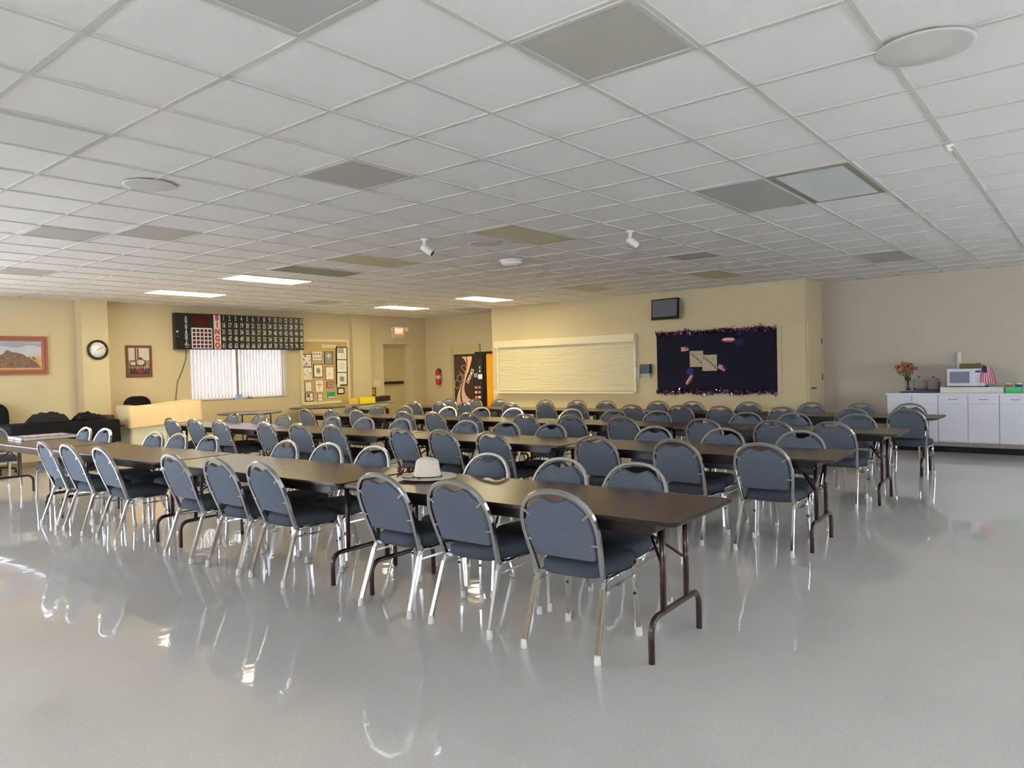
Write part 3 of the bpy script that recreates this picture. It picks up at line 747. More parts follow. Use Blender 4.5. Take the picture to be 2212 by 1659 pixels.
m.build('canvas', [mat('mist_paint', RGB(206, 204, 188), .7, noise=.12, nscale=6), mat('tan_paint', RGB(158, 130, 96), .7, noise=.3, nscale=10), mat('pot_dark', RGB(86, 66, 54), .7, noise=.3, nscale=20), mat('pot_light', RGB(206, 198, 184), .7), mat('pot_red', RGB(122, 70, 58), .7), mat('ground_dark', RGB(74, 52, 44), .7, noise=.3, nscale=20), mat('ground_red', RGB(170, 52, 48), .7), mat('ground_blue', RGB(70, 62, 86), .7)], t)
# clock
t = wall_thing('wall_clock', 'round black-rimmed wall clock on the left pilaster', 'clock', frameL(2.965, 2.005, 11.929))
RY = Matrix.Rotation(-PI/2, 4, 'X')
MB().lathe([(.130, .002), (.165, .003), (.176, .012), (.176, .03), (.160, .042), (.146, .036), (.142, .020), (.130, .018)], 40, T=RY).build('rim', blkplastic, t)
MB().lathe([(.145, .004), (.145, .019)], 40, T=RY).build('dial', mat('clock_face', RGB(238, 240, 238), .5), t)
m = MB()
for k in range(12):
    a = PI/2-2*PI*k/12; m.box(-.003, .003, .0192, .0205, .118, .134, T=Matrix.Rotation(-(PI/2-a), 4, 'Y'))
m.build('hour_marks', blackm, t)
m = MB(); m.box(-.003, .003, .021, .023, -.02, .112, T=Matrix.Rotation(math.radians(64), 4, 'Y')); m.build('minute_hand', blackm, t)
m = MB(); m.box(-.004, .004, .0235, .0255, -.015, .075, T=Matrix.Rotation(math.radians(62), 4, 'Y')); m.build('hour_hand', blackm, t)
# bingo board
t = wall_thing('bingo_scoreboard', 'long black bingo scoreboard with white numbers above the window', 'scoreboard', frameL(5.92, 2.385, 12.199))
bk = mat('scoreboard_black', RGB(24, 26, 30), .35)
MB().box(-1.46, 1.46, .0, .14, -.36, .36).build('housing', bk, t)
num = mat('number_white', RGB(214, 214, 196), .5)
mesh_list = []
for row in range(5):
    for c_ in range(15):
        u_ = -.46+c_*.1335+.0; v_ = .282-row*.141
        mesh_list.append(text_mesh('n', str(row*15+c_+1), .142, num, Matrix.Translation((u_, .141, v_)) @ TXT, None, sx=.54, extrude=.0005, bold=.003))
joined('numbers', mesh_list, [num], t)
MB().box(-.68, -.53, .1402, .143, -.345, .345).build('letter_strip', mat('strip_cream', RGB(226, 206, 196), .5), t)
redl = mat('letter_red', RGB(178, 30, 34), .5)
joined('letters', [text_mesh('l', ch, .15, redl, Matrix.Translation((-.605, .1438, .282-i*.141)) @ TXT, None, sx=.9, extrude=.0005, bold=.006) for i, ch in enumerate('BINGO')], [redl], t)
joined('maker_lettering', [text_mesh('l', ch, .075, num, Matrix.Translation((-1.255, .1415, .27-i*.058)) @ TXT, None, sx=.9, extrude=.0005, bold=.003) for i, ch in enumerate('AUTOTRONIC')], [num], t)
m = MB()
m.tube([(-1.30, .1415, -.275), (-1.285, .1415, -.245), (-1.27, .1415, -.295), (-1.255, .1415, -.235), (-1.235, .1415, -.30), (-1.215, .1415, -.25), (-1.19, .1415, -.29)], .004, n=5)
m.tube([(-1.29, .1415, -.31), (-1.25, .1415, -.325), (-1.21, .1415, -.315)], .004, n=5); m.build('emblem', num, t)
MB().box(-1.09, -.78, .1402, .144, .12, .33).build('call_display', mat('dark_red_display', RGB(74, 8, 16), .25), t)
m = MB(); m.box(-1.15, -.715, .1402, .1425, -.36+.02, .075)
m.build('grid_panel', mat('grid_white', RGB(222, 214, 214), .5), t)
m = MB()
for i in range(5):
    for j in range(5): m.box(-1.125+i*.082, -1.125+i*.082+.058, .1425, .1442, -.322+j*.078, -.322+j*.078+.055)
m.build('grid_lamps', mat('dark_maroon', RGB(70, 10, 24), .3), t)
MB().box(-1.455, -1.415, .1402, .147, -.03, .01).box(-1.43, -1.415, .1402, .147, -.11, -.09).build('switch', num, t)
m = MB()
for u_ in (-1.22, 1.30): m.tube([(u_, .02, .36), (u_, .02, .51)], .004, n=5)
m.build('hanger', silver, t)
tag(MB().tube([(4.72, 12.19, 2.02), (4.71, 12.19, 1.85), (4.62, 12.19, 1.60), (4.52, 12.19, 1.40), (4.48, 12.19, 1.10), (4.47, 12.19, .55), (4.47, 12.19, .40)], .006, n=6).build('power_cord', blkplastic), 'dark cord hanging from the bingo board down the wall', 'cord')
# vertical blinds
t = thing('vertical_blinds', 'white vertical blinds in the window, parted near the middle', 'blinds', (4.79, 12.30, 0))
bm_ = bpy.data.materials.new('blind_vinyl'); bm_.use_nodes = True
_nt = bm_.node_tree; _nt.nodes.remove(_nt.nodes['Principled BSDF'])
_d = _nt.nodes.new('ShaderNodeBsdfDiffuse'); _d.inputs[0].default_value = RGB(232, 226, 220)
_t = _nt.nodes.new('ShaderNodeBsdfTranslucent'); _t.inputs[0].default_value = RGB(244, 236, 232)
_x = _nt.nodes.new('ShaderNodeMixShader'); _x.inputs[0].default_value = .5
_nt.links.new(_d.outputs[0], _x.inputs[1]); _nt.links.new(_t.outputs[0], _x.inputs[2]); _nt.links.new(_x.outputs[0], _nt.nodes['Material Output'].inputs[0])
MB().box(.02, 2.24, -.025, .025, 2.14, 2.18).build('head_rail', white, t)
ns = 30
for i in range(ns):
    x = .05+i*(2.16/(ns-1)); 
    if 13 <= i <= 14: continue
    ang = math.radians(12 if i < 13 else 15)
    Tm = Matrix.Translation((x, 0, 0)) @ Matrix.Rotation(ang, 4, 'Z')
    MB().prism([(-.036, -.004), (-.02, .002), (.0, .004), (.02, .002), (.036, -.004), (.036, -.0025), (.02, .0035), (0, .0055), (-.02, .0035), (-.036, -.0025)], .99, 2.13, 'z', T=Tm).build('slat', bm_, t)
tag(MB().rbox(-.07, .07, -.04, .04, 0, .12, .02).build('tissue_packet', mat('pale_blue_wrap', RGB(160, 190, 226), .5), loc=(5.86, 12.26, .971)), 'pale blue packet on the window sill', 'packet')
t = thing('toy_aeroplane', 'small dark and white model plane on the window sill', 'model', (6.12, 12.236, .971), .3); t.scale = (.5, .5, .6)
MB().tube([(-.14, 0, .05), (-.08, 0, .06), (.05, 0, .065), (.13, 0, .05)], [.01, .022, .026, .008], n=10).build('fuselage', mat('toy_grey', RGB(150, 146, 150), .4), t)
MB().prism([(-.04, -.13), (.04, -.13), (.06, 0), (.04, .13), (-.04, .13), (-.02, 0)], .062, .068, 'z').build('wing', mat('toy_dark', RGB(70, 66, 90), .4), t)
MB().prism([(-.14, .05), (-.10, .05), (-.12, .12), (-.145, .12)], -.003, .003, 'y').build('tail_fin', mat('toy_dark', RGB(70, 66, 90), .4), t)
MB().tube([(0, 0, .045), (0, -.02, 0)], .004, n=5).tube([(0, 0, .045), (0, .02, 0)], .004, n=5).build('stand', blackm, t)
# pinboard with framed drawings
t = wall_thing('pinboard', 'cork pinboard with a cream frame right of the window', 'pinboard', frameL(8.05, 1.525, 12.199))
MB().box(-.64, .64, 0, .02, -.70, .70).build('cork', cork, t)
frame_mb(1.38, 1.52, .065, 0, .035).build('frame', creamtrim, t)
s_ = wall_thing('title_strip', 'cream strip lettered ZENTANGLE\'S at the top of the pinboard', 'sign', frameL(8.16, 2.12, 12.178))
MB().box(-.195, .195, 0, .003, -.035, .035).build('card', cream_paper, s_)
tm = mat('faint_ink', RGB(150, 140, 90), .7)
joined('lettering', [text_mesh('l', "ZENTANGLE'S", .05, tm, Matrix.Translation((0, .0035, 0)) @ TXT, None, extrude=.0003)], [tm], s_)
# drawings: px rectangles in the 1452x1659 crop at (630,720) scale .09642  -> wall coordinates
inks = [mat('ink_grey', RGB(150, 150, 132), .7), mat('ink_black', RGB(50, 52, 48), .7), mat('ink_pink', RGB(206, 110, 104), .7), mat('ink_green', RGB(84, 128, 96), .7), mat('ink_orange', RGB(226, 140, 90), .7), mat('ink_yellow', RGB(228, 214, 120), .7), mat('ink_violet', RGB(176, 168, 196), .7), mat('ink_maroon', RGB(140, 76, 96), .7)]
thinf = mat('thin_grey_frame', RGB(120, 112, 92), .4); gold = mat('golden_wood', RGB(176, 112, 50), .4)
def wallx(px): # px in that crop -> x on the wall
    X = 630+px*.09642; return 7.36+(X-647.5)*(8.74-7.36)/(752-647.5)
def wallz(py, px):
    Y = 720+py*.09642; X = 630+px*.09642
    top = 731+(X-647)*(2/103.); bot = 876-(X-647)*(7/107.)
    return 2.285-(Y-top)/(bot-top)*1.52
DR = [
 (210,460,415,750, blackm, 'black-framed drawing of red and green leaves', 'leaf', None),
 (430,400,640,605, thinf, 'unframed square drawing of pink flowers over green grass', 'tulips', None),
 (695,405,890,690, blackm, 'black-framed grey-green drawing with a pale cross', 'cross', None),
 (230,765,415,1045, thinf, 'thin-framed drawing of three small flowers', 'flowers', None),
 (450,690,655,985, blackm, 'black-framed drawing of a grey swirling leaf', 'swirl', None),
 (710,745,905,1045, gold, 'golden wood framed pale drawing', 'pale', None),
 (262,1095,398,1300, thinf, 'small narrow drawing in pale violet lines', 'violet', None),
 (475,1045,655,1318, thinf, 'drawing of an orange and yellow ice-cream shape', 'cone', None),
 (735,1085,893,1220, blackm, 'small dark-framed pink drawing', 'pink', None),
 (262,1335,430,1525, blackm, 'black-framed drawing of a maroon round bloom', 'bloom', None),
 (530,1365,620,1522, thinf, 'smallest narrow drawing at the board bottom', 'tiny', None),
 (742,1298,912,1450, thinf, 'small bright green drawing', 'green', None),
 (968,1220,1130,1362, blackm, 'small square drawing in a thick black frame', 'thick', None)]
def scribble(m, w_, h, kind, rnd):
    d = .0125
    def stroke(pts, mi, wd=.006):
        m.tube([(x, d, z) for x, z in pts], wd*.4, wd, n=4, mi=mi, up=(0, 1, 0))
    if kind == 'leaf':
        for k in range(14): disc(m, rnd.uniform(-.4, .4)*w_, rnd.uniform(-.42, .42)*h, .012, .028, d, rnd.choice([2, 3, 0, 7]), 8)
    elif kind == 'tulips':
        for k in range(3): disc(m, (-.28+.28*k)*w_, .2*h, .024, .03, d, 2, 9)
        for k in range(7): stroke([((-.36+.12*k)*w_, -.32*h), ((-.30+.12*k)*w_, -.12*h)], 3, .008)
    elif kind == 'cross':
        m.box(-.44*w_, .44*w_, d, d+.0005, -.44*h, .44*h, 0); m.box(-.05*w_, .05*w_, d+.0006, d+.0015, -.05*h, .36*h, 8); m.box(-.3*w_, .3*w_, d+.0006, d+.0015, .14*h, .2*h, 8)
    elif kind == 'flowers':
        for (a, b_, c_) in ((0, .25, 2), (-.3, -.05, 7), (.28, .05, 7), (.3, -.1, 0)):
            disc(m, a*w_, b_*h, .014, .018, d, c_, 8); stroke([(a*w_, b_*h-.015), (a*w_*.5, -.4*h)], 3, .003)
    elif kind in ('swirl', 'bloom'):
        mi = 0 if kind == 'swirl' else 7; cx = 0 if kind == 'swirl' else -.12*w_; cz = 0 if kind == 'swirl' else .15*h
        disc(m, cx, cz, .22*w_, .22*h if kind == 'swirl' else .2*w_, d, mi, 12); stroke([(cx-.2*w_, cz+.22*h), (cx, cz), (cx+.18*w_, -.35*h)], 0 if kind == 'swirl' else 3, .006)
        if kind == 'bloom': stroke([(-.3*w_, -.36*h), (0, -.26*h), (.34*w_, -.02*h)], 3, .006)
    elif kind == 'cone':
        disc(m, 0, .32*h, .22*w_, .09*h, d, 5, 12); disc(m, 0, .12*h, .34*w_, .07*h, d+.0006, 4, 12); m.prism([(-.2*w_, .04*h), (.2*w_, .04*h), (0, -.36*h)], d, d+.0006, 'y', 5)
    elif kind == 'pink':
        m.box(-.36*w_, .36*w_, d, d+.0005, -.34*h, .34*h, 2); stroke([(-.25*w_, -.25*h), (0, 0), (.28*w_, .2*h)], 7, .006)
    elif kind == 'green':
        m.box(-.46*w_, .46*w_, d, d+.0005, -.3*h, .4*h, 9); disc(m, .15*w_, 0, .03, .02, d+.0006, 3, 8)
    elif kind == 'violet':
        for k in range(6): stroke([(rnd.uniform(-.35, .35)*w_, -.35*h+.12*h*k), (rnd.uniform(-.35, .35)*w_, -.28*h+.12*h*k)], 6, .003)
    elif kind == 'frag':
        for k in range(5):
            for j in range(4): m.box((-.36+.11*k)*w_, (-.29+.11*k)*w_, d, d+.0008, (.02+.1*j)*h, (.09+.1*j)*h, 1)
        stroke([(-.1*w_, -.3*h), (.15*w_, .1*h), (.35*w_, -.38*h), (-.1*w_, -.3*h)], 0, .004)
    elif kind == 'spiral':
        stroke([(.3*w_*(1-k/26)*math.cos(k*.8), .3*h*(1-k/26)*math.sin(k*.8)) for k in range(24)], 0, .004)
    else:
        for k in range(3): disc(m, rnd.uniform(-.1, .1)*w_, rnd.uniform(-.1, .1)*h, .01, .012, d, [2, 0, 6][k], 8)
rnd = random.Random(4)
inkm = [paper]  # index shift helper
green9 = mat('bright_green_ink', RGB(40, 160, 112), .6)
for (x0_, y0_, x1_, y1_, fm, lab, kind, _) in DR:
    cx_, cy_ = (x0_+x1_)/2, (y0_+y1_)/2
    w_ = wallx(x1_)-wallx(x0_); h_ = wallz(y0_, cx_)-wallz(y1_, cx_)
    o = wall_thing('framed_drawing', lab+' on the cork pinboard', 'drawing', frameL(wallx(cx_), wallz(cy_, cx_), 12.179), 'drawings on the cork pinboard')
    tf = .006 if fm is thinf else (.026 if kind == 'thick' else .014)
    frame_mb(w_, h_, tf, 0, .014).build('frame', fm, o)
    m = MB(); m.box(-w_/2+tf, w_/2-tf, .001, .011, -h_/2+tf, h_/2-tf, 10)
    scribble(m, w_, h_, kind, rnd); m.build('drawing', inks+[paper, green9, mat('drawing_paper', RGB(236, 234, 216), .7)], o)
# triple black frame, tall
x0_, x1_, y0_, y1_ = 940, 1215, 300, 1165
o = wall_thing('framed_drawing', 'tall black frame with three square drawings on the pinboard', 'drawing', frameL(wallx(1078), wallz(732, 1078), 12.163) @ Matrix.Rotation(math.radians(1.5), 4, 'Y'), 'drawings on the cork pinboard')
w_ = wallx(1205)-wallx(950); h_ = wallz(300, 1078)-wallz(1165, 1078)
m = frame_mb(w_, h_, .022, 0, .016)
for k in (1, 2): m.box(-w_/2+.022, w_/2-.022, 0, .016, -h_/2+k*h_/3-.01, -h_/2+k*h_/3+.01)
m.build('frame', blackm, o)
for k, kd in enumerate(('swirl', 'spiral', 'frag')):
    m = MB(); zc = -h_/2+(k+.5)*h_/3; m.box(-w_/2+.022, w_/2-.022, .001, .011, -h_/6+.008, h_/6-.008, 10)
    scribble(m, w_, h_/3, kd, rnd); q = m.build('drawing', inks+[paper, green9, mat('drawing_paper', RGB(236, 234, 216), .7)], o); q.location = (0, 0, zc)
o = tag(MB().box(-.036, .036, 0, .01, -.036, .036).build('paper_tag', paper), 'tiny tilted white tag at the corner of the tall black frame', 'tag')
o.matrix_world = frameL(wallx(982), wallz(1162, 982), 12.146) @ Matrix.Rotation(math.radians(-28), 4, 'Y')
# exit sign
t = wall_thing('exit_sign', 'white exit sign with glowing red letters and two emergency lamps', 'sign', frameL(10.34, 2.50, 12.199))
MB().rbox(-.20, .20, 0, .06, -.16, .15, .01).build('housing', mat('exit_white', RGB(214, 206, 186), .5), t)
MB().box(-.14, .16, .061, .064, -.06, .12).build('face', mat('exit_glow', (1.0, .16, .05, 1), .5, emit=1.6), t)
em = mat('exit_letters', (1.0, .62, .40, 1), .5, emit=2.2)
joined('lettering', [text_mesh('l', 'EXIT', .15, em, Matrix.Translation((.01, .0645, .03)) @ TXT, None, sx=.85, extrude=.0008, bold=.004)], [em], t)
for sx_ in (-1, 1):
    m = MB(); Tm = Matrix.Translation((sx_*.25+.01, .05, .08)) @ Matrix.Rotation(sx_*.35, 4, 'Z') @ Matrix.Rotation(-PI/2, 4, 'X')
    m.lathe([(.02, -.03), (.05, -.01), (.062, .03), (.058, .034), (.03, .030)], 18, T=Tm); m.tube([(sx_*.19, .03, .05), (sx_*.25+.01, .03, .06)], .012, n=6); m.build('lamp_head', mat('lamp_white', RGB(230, 228, 222), .3), t)
# switch, notice on wall
t = wall_thing('switch_plate', 'cream switch plate left of the exit door', 'switch', frameL(9.60, 1.20, 12.199))
MB().rbox(-.10, .10, 0, .008, -.06, .06, .003).build('plate', creamtrim, t)
MB().box(-.04, -.02, .008, .018, -.015, .015).box(.03, .05, .008, .018, -.015, .015).build('toggle', creamtrim, t)
t = wall_thing('wall_notice', 'small orange notice in a black holder on the wall by the pilaster', 'notice', frameL(9.46, .99, 12.198))
frame_mb(.19, .20, .02, 0, .02).build('frame', blackm, t); MB().box(-.075, .075, .002, .012, -.08, .08).build('card', mat('orange_card', RGB(214, 150, 30), .6), t)
# extinguisher on recess wall
t = wall_thing('fire_extinguisher', 'red fire extinguisher hanging on the wall left of the vending machine', 'extinguisher', frameB(11.66, 1.10, X1-.001))
MB().lathe([(.05, 0), (.068, .01), (.07, .03), (.07, .30), (.055, .35), (.03, .375), (.02, .385)], 20, T=Matrix.Translation((0, .09, 0))).build('cylinder', red, t)
MB().lathe([(.0715, .15), (.0715, .25)], 20, T=Matrix.Translation((0, .09, 0))).build('label_band', mat('label_pale', RGB(226, 190, 180), .5), t)
MB().lathe([(.018, .385), (.022, .40), (.018, .425)], 10, T=Matrix.Translation((0, .09, 0))).tube([(0, .09, .42), (.06, .09, .45), (.085, .09, .43)], .008, n=6).tube([(0, .09, .41), (.07, .09, .40)], .006, n=6).build('valve_handle', blkplastic, t)
MB().tube([(0, .09, .41), (-.05, .09, .42), (-.085, .10, .34), (-.08, .11, .20), (-.078, .11, .12)], .008, n=6).build('hose', blkplastic, t)
MB().box(-.02, .02, 0, .02, .20, .40).build('bracket', blackm, t)

# ================================================================== VENDING MACHINE
VX = 10.38
t = wall_thing('vending_machine', 'brown cold drinks vending machine in the corner recess', 'vending machine', frameB(9.74, 0, VX))
W_ = .50
MB().box(-W_, W_, -.80, -.0, .06, 1.86).box(-W_+.04, W_-.04, -.78, -.03, 0, .06).build('cabinet', mat('vending_black', RGB(26, 20, 18), .35), t)
dp = MB().box(-W_+.03, .15, .001, .03, .60, 1.82).build('front_panel', mat('vending_brown', RGB(56, 34, 28), .25, coat=.3), t)
pk = mat('swoosh_pink', RGB(200, 160, 138), .4); pk2 = mat('swoosh_tan', RGB(216, 174, 128), .4)
def band(cl, cr_, mi, d):
    m_.prism(cl+list(reversed(cr_)), d, d+.002, 'y', mi)
m_ = MB()
# two tapering ribbons: from the top centre, crossing, to the bottom, drawn in (u,v) of the panel
A_l = [(-.22, 1.80), (-.13, 1.74), (-.07, 1.66), (-.055, 1.58), (-.07, 1.49), (-.12, 1.36), (-.20, 1.20), (-.29, 1.05), (-.36, .92), (-.405, .78), (-.41, .625)]
A_r = [(-.07, 1.80), (-.055, 1.72), (-.045, 1.64), (-.045, 1.56), (-.06, 1.47), (-.11, 1.35), (-.185, 1.20), (-.255, 1.05), (-.285, .92), (-.285, .78), (-.25, .625)]
band(A_l, A_r, 0, .030)
B_l = [(-.045, 1.80), (-.02, 1.70), (-.025, 1.60), (-.04, 1.50), (-.10, 1.35), (-.165, 1.20), (-.225, 1.05), (-.245, .92), (-.235, .78), (-.17, .625)]
B_r = [(.12, 1.80), (.10, 1.70), (.05, 1.58), (.01, 1.47), (-.06, 1.35), (-.12, 1.20), (-.15, 1.08), (-.15, .98), (-.10, .87), (.0, .79), (.15, .75)]
m_.prism([(-.10, 1.35), (-.04, 1.50), (-.025, 1.60), (-.02, 1.70), (-.045, 1.80), (.12, 1.80), (.10, 1.70), (.05, 1.58), (.01, 1.47), (-.06, 1.35)], .030, .032, 'y', 1)
m_.prism([(-.10, 1.35), (-.06, 1.35), (-.12, 1.20), (-.165, 1.20)], .030, .032, 'y', 1)
m_.prism([(-.165, 1.20), (-.12, 1.20), (-.15, 1.08), (-.15, .98), (-.10, .87), (.0, .79), (.15, .75), (.15, .625), (-.17, .625), (-.235, .78), (-.245, .92), (-.225, 1.05)], .030, .032, 'y', 0)
m_.build('swoosh', [pk, pk2], dp)
R1 = Matrix.Rotation(-math.radians(57), 4, 'Y')
lt = mat('lettering_pale', RGB(224, 200, 176), .4)
# COLD in thin outline strokes
m = MB()
def strokeT(pts, T): m.tube([(x, .034, z) for x, z in pts], .003, .006, n=4, T=T, up=(0, 1, 0))
Tc = Matrix.Translation((-.235, 0, 1.345)) @ Matrix.Rotation(-math.radians(56), 4, 'Y') @ Matrix.Diagonal((.9, 1, .82, 1))
strokeT([(-.27+.11*math.cos(math.radians(a)), .11*math.sin(math.radians(a))) for a in range(50, 311, 20)], Tc)
strokeT([(-.09+.095*math.cos(math.radians(a)), .01+.105*math.sin(math.radians(a))) for a in range(0, 361, 24)], Tc)
strokeT([(.055, .13), (.035, -.09), (.13, -.09)], Tc)
strokeT([(.16, -.09), (.185, .13), (.24, .12), (.30, .06), (.30, -.01), (.25, -.08), (.16, -.09)], Tc)
m.build('cold_lettering', lt, dp)
joined('drinks_lettering', [text_mesh('l', 'DRINKS', .115, lt, Matrix.Translation((.055, .034, 1.33)) @ Matrix.Rotation(-math.radians(58), 4, 'Y') @ TXT, None, sx=.95, extrude=.001, bold=.003)], [lt], dp)
sp_ = MB().box(.16, .44, .001, .025, .30, 1.82).build('selection_panel', mat('vending_panel_dark', RGB(34, 32, 30), .3), t)
btn = [mat('btn_orange', RGB(226, 110, 70), .4), mat('btn_greygreen', RGB(120, 140, 112), .4), mat('btn_white', RGB(216, 206, 188), .4), mat('btn_pink', RGB(196, 110, 110), .4)]
cols = [(0, 1), (2, 3), (3, 2), (2, 1)]
for r_i in range(4):
    for c_i in range(2):
        MB().box(.19+c_i*.105, .265+c_i*.105, .0255, .034, 1.03-r_i*.115, 1.09-r_i*.115).build('button', btn[cols[r_i][c_i]], sp_)
MB().box(.17, .285, .0255, .036, 1.30, 1.40).box(.21, .25, .036, .045, 1.32, 1.37).build('coin_slot', silver, sp_)
MB().box(.305, .43, .0255, .033, 1.26, 1.37).build('price_card', paper, sp_)
MB().box(.34, .375, .0255, .03, 1.50, 1.56).box(.335, .38, .0255, .03, 1.42, 1.47).build('info_label', btn[2], sp_)
MB().box(.21, .27, .0255, .034, .55, .60).build('coin_return', silver, sp_)
MB().box(-W_+.05, .13, .001, .02, .14, .56).build('lower_panel', mat('vending_brown2', RGB(88, 54, 44), .35), t)
tag(MB().box(VX-.02, VX+.55, 9.05, 9.55, 1.862, 1.90).build('flat_board', blkplastic), 'flat dark board lying on top of the vending machine', 'board')
tag(MB().box(VX+.03, VX+.60, 9.035, 9.225, .001, 1.85).build('orange_cabinet', mat('orange_lacquer', RGB(214, 148, 10), .45, noise=.06, nscale=6)), 'narrow bright orange cabinet between vending machine and wall corner', 'cabinet')

# ================================================================== SERVING WALL
def WB_(name, label, cat, y, z, group=None): return wall_thing(name, label, cat, frameB(y, z, XS-.001), group)
t = WB_('roller_shutter', 'long cream roll-down serving shutter on the tan wall', 'shutter', 7.035, .95)
hw = 1.80
MB().box(-hw-.03, hw+.02, 0, .13, 1.02, 1.17).build('housing', offwhite, t)
m = MB()
zz = .03
pts = []
while zz < 1.02:
    pts += [(zz, .030), (zz+.006, .042), (zz+.022, .044), (zz+.030, .036), (zz+.033, .030)]; zz += .0345
vs = []; fs = []
for z_, d in pts: vs += [(-hw+.04, d, z_), (hw-.03, d, z_)]
for i in range(len(pts)-1): fs.append((2*i, 2*i+1, 2*i+3, 2*i+2))
n_ = len(vs); vs += [(-hw+.04, .02, .03), (hw-.03, .02, .03), (-hw+.04, .02, 1.02), (hw-.03, .02, 1.02)]
fs.append((n_, n_+1, n_+3, n_+2)); fs.append((n_, 0, 1, n_+1))
m.add(vs, fs, 0, False); m.build('slat_curtain', offwhite, t)
MB().box(-hw+.0, -hw+.045, 0, .06, .02, 1.02).build('guide_rail', offwhite, t); MB().box(hw-.035, hw+.01, 0, .06, .02, 1.02).build('guide_rail', offwhite, t)
MB().box(-hw-.03, hw+.02, 0, .16, -.02, .02).build('sill', offwhite, t)
# phone
t = WB_('wall_phone', 'white wall telephone with a dangling cord right of the shutter', 'telephone', 5.205, 1.35)
MB().rbox(-.05, .05, 0, .045, -.11, .10, .02).build('base', white, t)
MB().tube([(0, .075, -.10), (0, .085, -.07), (0, .075, 0), (0, .085, .07), (0, .075, .10)], [.022, .026, .016, .026, .022], n=8).build('handset', white, t)
m = MB(); m.tube([(.0, .05, -.10)]+[(.012*math.cos(k*1.6)+.02*math.sin(k*.08), .05+.012*math.sin(k*1.6), -.11-.0062*k) for k in range(64)], .003, n=4); m.build('coiled_cord', mat('cord_beige', RGB(212, 190, 150), .6), t)
t = WB_('sanitizer_dispenser', 'dark green and white dispenser box beside the wall phone', 'dispenser', 4.99, 1.385)
MB().rbox(-.11, .10, 0, .11, -.06, .125, .015).build('cover', mat('dark_green_plastic', RGB(28, 58, 58), .3), t)
MB().rbox(-.10, .095, 0, .10, -.115, -.06, .01).build('tray', mat('grey_white_plastic', RGB(150, 168, 176), .3), t)
MB().rbox(-.08, .09, 0, .08, -.145, -.118, .008).build('drip_lip', mat('cream_plastic', RGB(206, 200, 170), .4), t)
# tv
t = WB_('wall_television', 'small flat television mounted high on the tan wall', 'television', 4.52, 2.555)
Tt = Matrix.Translation((0, .12, 0)) @ Matrix.Rotation(math.radians(6), 4, 'Z') @ Matrix.Rotation(math.radians(4), 4, 'X')
MB().rbox(-.305, .305, -.02, .03, -.20, .20, .012, T=Tt).build('casing', mat('tv_black', RGB(22, 22, 26), .2), t)
MB().box(-.275, .275, .031, .033, -.145, .18, T=Tt).build('screen', mat('tv_screen_grey', RGB(98, 98, 108), .25), t)
MB().box(-.08, .08, 0, .01, -.08, .08).tube([(0, .01, 0), (0, .11, 0)], .02, n=8).build('wall_mount', blackm, t)
# notice board
t = WB_('notice_board', 'large black-covered notice board on the tan wall', 'notice board', 3.60, 1.525)
MB().box(-1.20, 1.24, 0, .02, -.60, .60).build('board_frame', mat('tan_board_frame', RGB(200, 184, 144), .5), t)
MB().box(-1.165, 1.165, .0205, .028, -.555, .555).build('black_covering', mat('navy_black_felt', RGB(16, 14, 34), .95, noise=.3, nscale=80), t)
def tinsel(zoff, label, seed):
    rnd = random.Random(seed); m = MB()
    for k in range(1500):
        s_ = rnd.random(); uu = -1.17+2.34*s_; a = rnd.uniform(0, 2*PI); rr = abs(rnd.gauss(0, .028))
        c = Vector((uu, max(.052, .055+rr*math.cos(a)*.7), zoff+.012*math.sin(uu*9)+rr*math.sin(a)))
        dv = Vector((rnd.uniform(-1, 1), rnd.uniform(-1, 1), rnd.uniform(-1, 1))).normalized()*.022
        pv = dv.cross(Vector((rnd.random(), rnd.random(), rnd.random()))).normalized()*.0055
        mi = rnd.choice([0, 0, 1, 1, 2, 2, 3])
        m.add([c-dv-pv, c+dv-pv, c+dv+pv, c-dv+pv], [(0, 1, 2, 3)], mi)
    m.tube([(-1.17, .04, zoff), (1.17, .04, zoff)], .004, n=4, mi=0)
    o = m.build('tinsel_garland', [mat('foil_purple', RGB(92, 40, 96), .25, .9), mat('foil_silver', RGB(214, 206, 226), .15, 1.0), mat('foil_magenta', RGB(130, 34, 74), .3, .9), mat('foil_blue', RGB(60, 50, 150), .25, .9)])
    o.matrix_world = frameB(3.60, 1.525, XS-.001); tag(o, label, 'garland', 'tinsel garlands on the notice board'); pass
tinsel(.565, 'purple tinsel garland along the top edge of the notice board', 2)
tinsel(-.565, 'purple tinsel garland along the bottom edge of the notice board', 3)
cardm = [mat('map_paper', RGB(176, 172, 136), .7, noise=.45, nscale=22), mat('map_red', RGB(186, 82, 66), .7), mat('map_blue', RGB(60, 90, 170), .7), mat('map_pink', RGB(196, 150, 140), .7)]
def card(u_, v_, w_, h_, label, dd):
    m = MB().box(-w_/2, w_/2, 0, .003, -h_/2, h_/2)
    for k in range(7):
        q = -.42+.14*k
        m.box((q)*w_, (q+.13)*w_, .003, .0036, (-q*.8-.06)*h_, (-q*.8+.05)*h_, 1+k % 2)
    for k in range(6): m.box(-.45*w_, (.1+.05*k)*w_, .003, .0034, (-.42+.15*k)*h_, (-.39+.15*k)*h_, 3)
    o = m.build('printed_sheet', cardm); o.matrix_world = frameB(3.60, 1.525, XS-.001) @ Matrix.Translation((u_, .0285+dd, v_)); tag(o, label, 'sheet', 'sheets pinned to the notice board')
card(-.34, .06, .27, .30, 'left printed sheet in the middle of the black notice board', 0)
card(-.08, -.02, .29, .30, 'right printed sheet, overlapping lower, on the black notice board', .0045)
